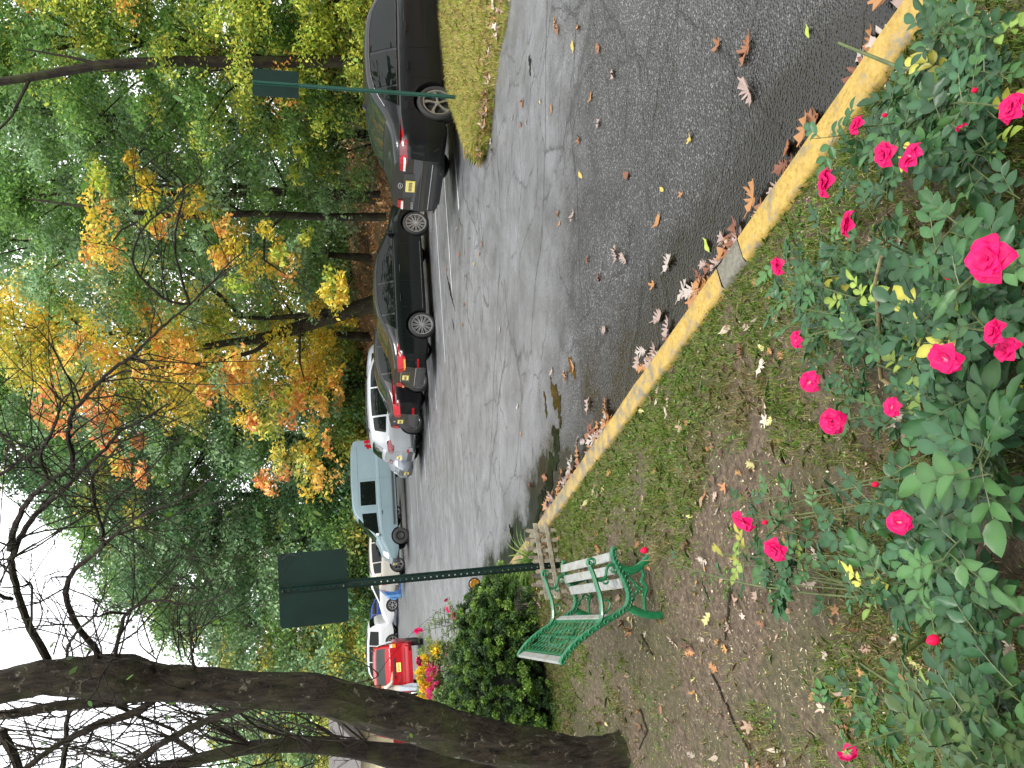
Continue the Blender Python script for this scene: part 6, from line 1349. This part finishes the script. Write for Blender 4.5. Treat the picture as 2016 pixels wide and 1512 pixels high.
for X,Y,z in ((1660,590,.5),(1420,1090,.5),(1835,618,.75),(1780,735,.55),(1700,1160,.6)): stem(nearest(1512-Y),1512-Y,X,z,.005,4,.045,RGY,cover=(.8,1))
for k,(rt,g,F,mb,r__) in bush.items():
    for j in range(2):
        a=Vector((r__.normal(0,.06),r__.normal(0,.06),-.03)); b=a+Vector((r__.normal(0,.22),r__.normal(0,.15)+.05,r__.uniform(.2,.3))); mb.tube([a,a.lerp(b,.5)+Vector((r__.normal(0,.03),0,.02)),b],[.008,.007,.005],7)
    F.obj('foliage',rt,ROSELEAF); mb.build('stems',STEM,rt)
# the long bare cane in bush B
rt,g=bush['B'][:2]; mb=MB(); L=[ptz(1512-Y,X,z)-g for X,Y,z in ((1735,505,.78),(1722,560,.72),(1730,620,.62),(1730,700,.5),(1735,745,.42),(1790,785,.36),(1850,825,.25),(1890,860,.2))]; mb.tube(L,[.004,.005,.006,.007,.0075,.009,.0095,.0095],8); mb.build('bare_cane',CANE,rt)
# --- roses and flowers behind the evergreen bushes
def far_rose(label,U,V,tips,seed,leaves=10,Ls=.035,pl=((.10,.17,.05),(.13,.2,.06),(.16,.2,.05))):
    g=at(U,V); rt=empty('rose_bush',g); tag(rt,label,'rose bush'); rgx=np.random.RandomState(seed); F=Foliage(); mb=MB()
    for (X,Y,px) in tips:
        q=XY(X,Y,g.y+rgx.normal(0,.15))-g; a=Vector((rgx.normal(0,.08),rgx.normal(0,.08),-.05)); m_=a.lerp(q,.5)+Vector((rgx.normal(0,.05),0,.08)); P=[a*(1-t)**2+m_*2*t*(1-t)+q*t*t for t in np.linspace(0,1,9)]; mb.tube(P,[.006*(1-.6*i/8) for i in range(9)],5)
        for i in range(leaves):
            t=rgx.uniform(.25,1); p=P[min(8,int(t*8))]; an=rgx.uniform(0,6.28); compound(F,np.array(p),np.array([math.cos(an),math.sin(an),rgx.uniform(-.2,.4)]),Ls*rgx.uniform(.7,1.2),rgx,list(pl))
        if px:
            s=px/2/PF*g.y; o=link('rose_bloom',ROSES[rgx.randint(3)],rt); o.location=q; o.scale=(s,)*3; o.rotation_euler=(rgx.normal(.5,.4),rgx.normal(0,.3),rgx.uniform(0,6))
    F.obj('foliage',rt,LEAF); mb.build('stems',TWIG,rt); return rt
far_rose('tall thin rose bush with pink blooms rising behind the domed evergreen',285,925,[(823,1243,20),(882,1200,14),(893,1212,14),(878,1182,9),(850,1200,0),(862,1225,0),(840,1225,0),(890,1235,0),(870,1255,0),(855,1265,0),(900,1190,0),(845,1215,0),(870,1200,0),(900,1215,0),(905,1240,0),(880,1265,0),(835,1240,0)],5,26)
far_rose('leafy rose bush with red blooms in front of the red car',205,925,[(826,1302,20),(897,1322,18),(812,1245,0),(880,1290,10),(850,1300,0),(868,1310,0),(840,1320,0),(885,1345,0),(865,1285,0),(900,1300,0),(910,1330,0),(875,1330,0)],6,26)
far_rose('bushy rose with pink flowers beside the leaning trunk',120,935,[(878,1388,16),(888,1350,0),(900,1375,12),(860,1385,0),(850,1400,0),(875,1410,0),(895,1360,0),(905,1395,0),(915,1370,0),(870,1360,0)],7,26)
g=at(165,915); fl=empty('flower_bed',g); tag(fl,'bed of yellow, orange and magenta autumn flowers behind the evergreens','flowers')
rgf=np.random.RandomState(3); C=[];P=[];Rr=[]
for k in range(230):
    Y=rgf.uniform(1262,1425); X=rgf.uniform(822+max(0,(1300-Y)*.5),935); q=XY(X,Y,g.y+rgf.uniform(-.3,.3))-g; C.append(tuple(q)); Rr.append((.13,.13,.08))
    P.append([[(.14,.20,.05),(.2,.25,.06)],[(.75,.48,.02),(.7,.4,.02)],[(.7,.22,.03)],[(.16,.2,.06)]][rgf.choice(4,p=[.38,.28,.16,.18])] if X<858 else [(.12,.18,.05),(.17,.22,.07)])
V,Cc=clusters(np.array(C),np.array(Rr),np.full(230,120),np.full(230,.019),P,rgf); leafobj('foliage',V,Cc,fl)
C=[tuple(XY(rgf.uniform(842,858),rgf.uniform(1305,1375),g.y-.35)-g) for _ in range(26)]; V,Cc=clusters(np.array(C),np.full((26,3),.05),np.full(26,60),np.full(26,.015),[[(.75,.03,.18),(.8,.08,.3)]]*26,rgf); leafobj('magenta_flowers',V,Cc,fl)
C=[tuple(XY(rgf.uniform(818,850),rgf.uniform(1290,1375),g.y-.3)-g) for _ in range(40)]; V,Cc=clusters(np.array(C),np.full((40,3),.045),np.full(40,60),np.full(40,.014),[[(.85,.55,.02),(.8,.45,.02)]]*40,rgf); leafobj('yellow_flowers',V,Cc,fl)
mb=MB()
for c in C: mb.tube([(c[0]*.9,c[1],-.1),(c[0],c[1],c[2])],.004,4)
mb.build('stems',STEM,fl)
# fallen sticks on the bare ground
for i,(L,lb) in enumerate((([(1260,1395),(1275,1440),(1258,1475)],'dark crooked stick lying beside the foot of the leaning trunk'),([(1400,1325),(1430,1390),(1470,1470),(1495,1505)],'long thin dark root crossing the bare earth'),([(1262,1250),(1285,1290)],'short dark twig under the back of the bench'),([(1438,1160),(1428,1260)],'weathered stick in the grass in front of the bench'))):
    P=[at(1512-Y,X,.008,Lz) for X,Y in L]; o_=P[0].copy(); mb=MB(); Q=[]
    for a,b in zip(P[:-1],P[1:]):
        for k in range(4): q=a.lerp(b,k/4); Q.append(Vector((q.x+rr.gauss(0,.006),q.y+rr.gauss(0,.006),float(Lz(q.x,q.y))+.006))-o_)
    Q.append(P[-1]-o_); mb.tube(Q,[.008*(1-.5*k/len(Q)) for k in range(len(Q))],6); o=mb.build('fallen_stick',TWIG); o.location=o_; tag(o,lb,'stick')
# ------------------------------------------------------------------ person beside the red car
g=at(157,858); gy=29.0; q=pt(160,825,26.2); pg=Vector((q.x,26.2,float(G(q.x,26.2))))
SK=mat('skin',(.42,.22,.15),.5); SH=mat('tan_shirt',(.50,.43,.36),.8); TR=mat('grey_trousers',(.42,.45,.50),.8); HA=mat('red_brown_hair',(.12,.035,.018),.6); SHOE=mat('dark_shoe',(.03,.03,.03),.6)
ps=empty('person',pg,R(20)); tag(ps,'person in a tan top and pale grey trousers leaning towards the red car','person')
J=[((0,0,.93),.13),((0,.0,1.12),.125),((.03,0,1.32),.145),((.07,0,1.47),.065),((.09,0,1.55),.06),((.11,0,1.64),.088),((.12,0,1.71),.07)]
edges=[(i,i+1) for i in range(6)]
def addchain(start,lst):
    p=start
    for c,r in lst: J.append((c,r)); edges.append((p,len(J)-1)); p=len(J)-1
    return p
for s in (-1,1):
    addchain(0,[((.0,s*.09,.88),.10),((.02+.06*s,s*.10,.50),.070),((-.02+.06*s,s*.10,.12),.048),((.0+.06*s,s*.10,.05),.05),((.12+.06*s,s*.11,.035),.038)])
    w_=addchain(2,[((.05,s*.19,1.40),.065),((.22 if s<0 else .12,s*.24,1.20),.05),((.42 if s<0 else .30,s*.20,1.18),.036),((.50 if s<0 else .38,s*.19,1.19),.034)])
    for f in range(5):
        c=J[w_][0]; a=(f-2)*.011; addchain(w_,[((c[0]+.035,c[1]+a*1.4,c[2]-.005),.009),((c[0]+.06-.004*abs(f-2),c[1]+a*1.8,c[2]-.022),.008)])
addchain(5,[((.20,0,1.635),.016)])
me=bpy.data.meshes.new('body'); me.from_pydata([j[0] for j in J],edges,[]); ob=link('body',me)
md=ob.modifiers.new('s','SKIN'); 
for i,v in enumerate(me.skin_vertices[0].data): v.radius=(J[i][1],J[i][1]); v.use_root=(i==0)
sb=ob.modifiers.new('u','SUBSURF'); sb.levels=2; sb.render_levels=2
bpy.context.view_layer.update(); bm_=bpy.data.meshes.new_from_object(ob.evaluated_get(bpy.context.evaluated_depsgraph_get())); ob.modifiers.clear(); ob.data=bm_; ob.parent=ps
for m_ in (SK,SH,TR,SHOE): bm_.materials.append(m_)
for p in bm_.polygons:
    c=p.center; z=c.z; arm=abs(c.y)>.15 and z>1.1
    p.material_index = 3 if z<.10 else 2 if z<.98 else (0 if (z>1.47 or (arm and c.x>.27)) else 1); p.use_smooth=True
mb=MB(); mb.lathe([(.001,.10),(.07,.075),(.098,.01),(.095,-.06),(.07,-.12),(.05,-.13)],14,'z',(.095,0,1.68)); mb.build('hair',HA,ps,True)
mb=MB()
for s in (-1,1): mb.box((.19,s*.032,1.655),(.012,.02,.012))
mb.box((.188,0,1.60),(.012,.04,.008)); mb.build('eyes_and_mouth',mat('face_dark',(.05,.02,.02),.5),ps)
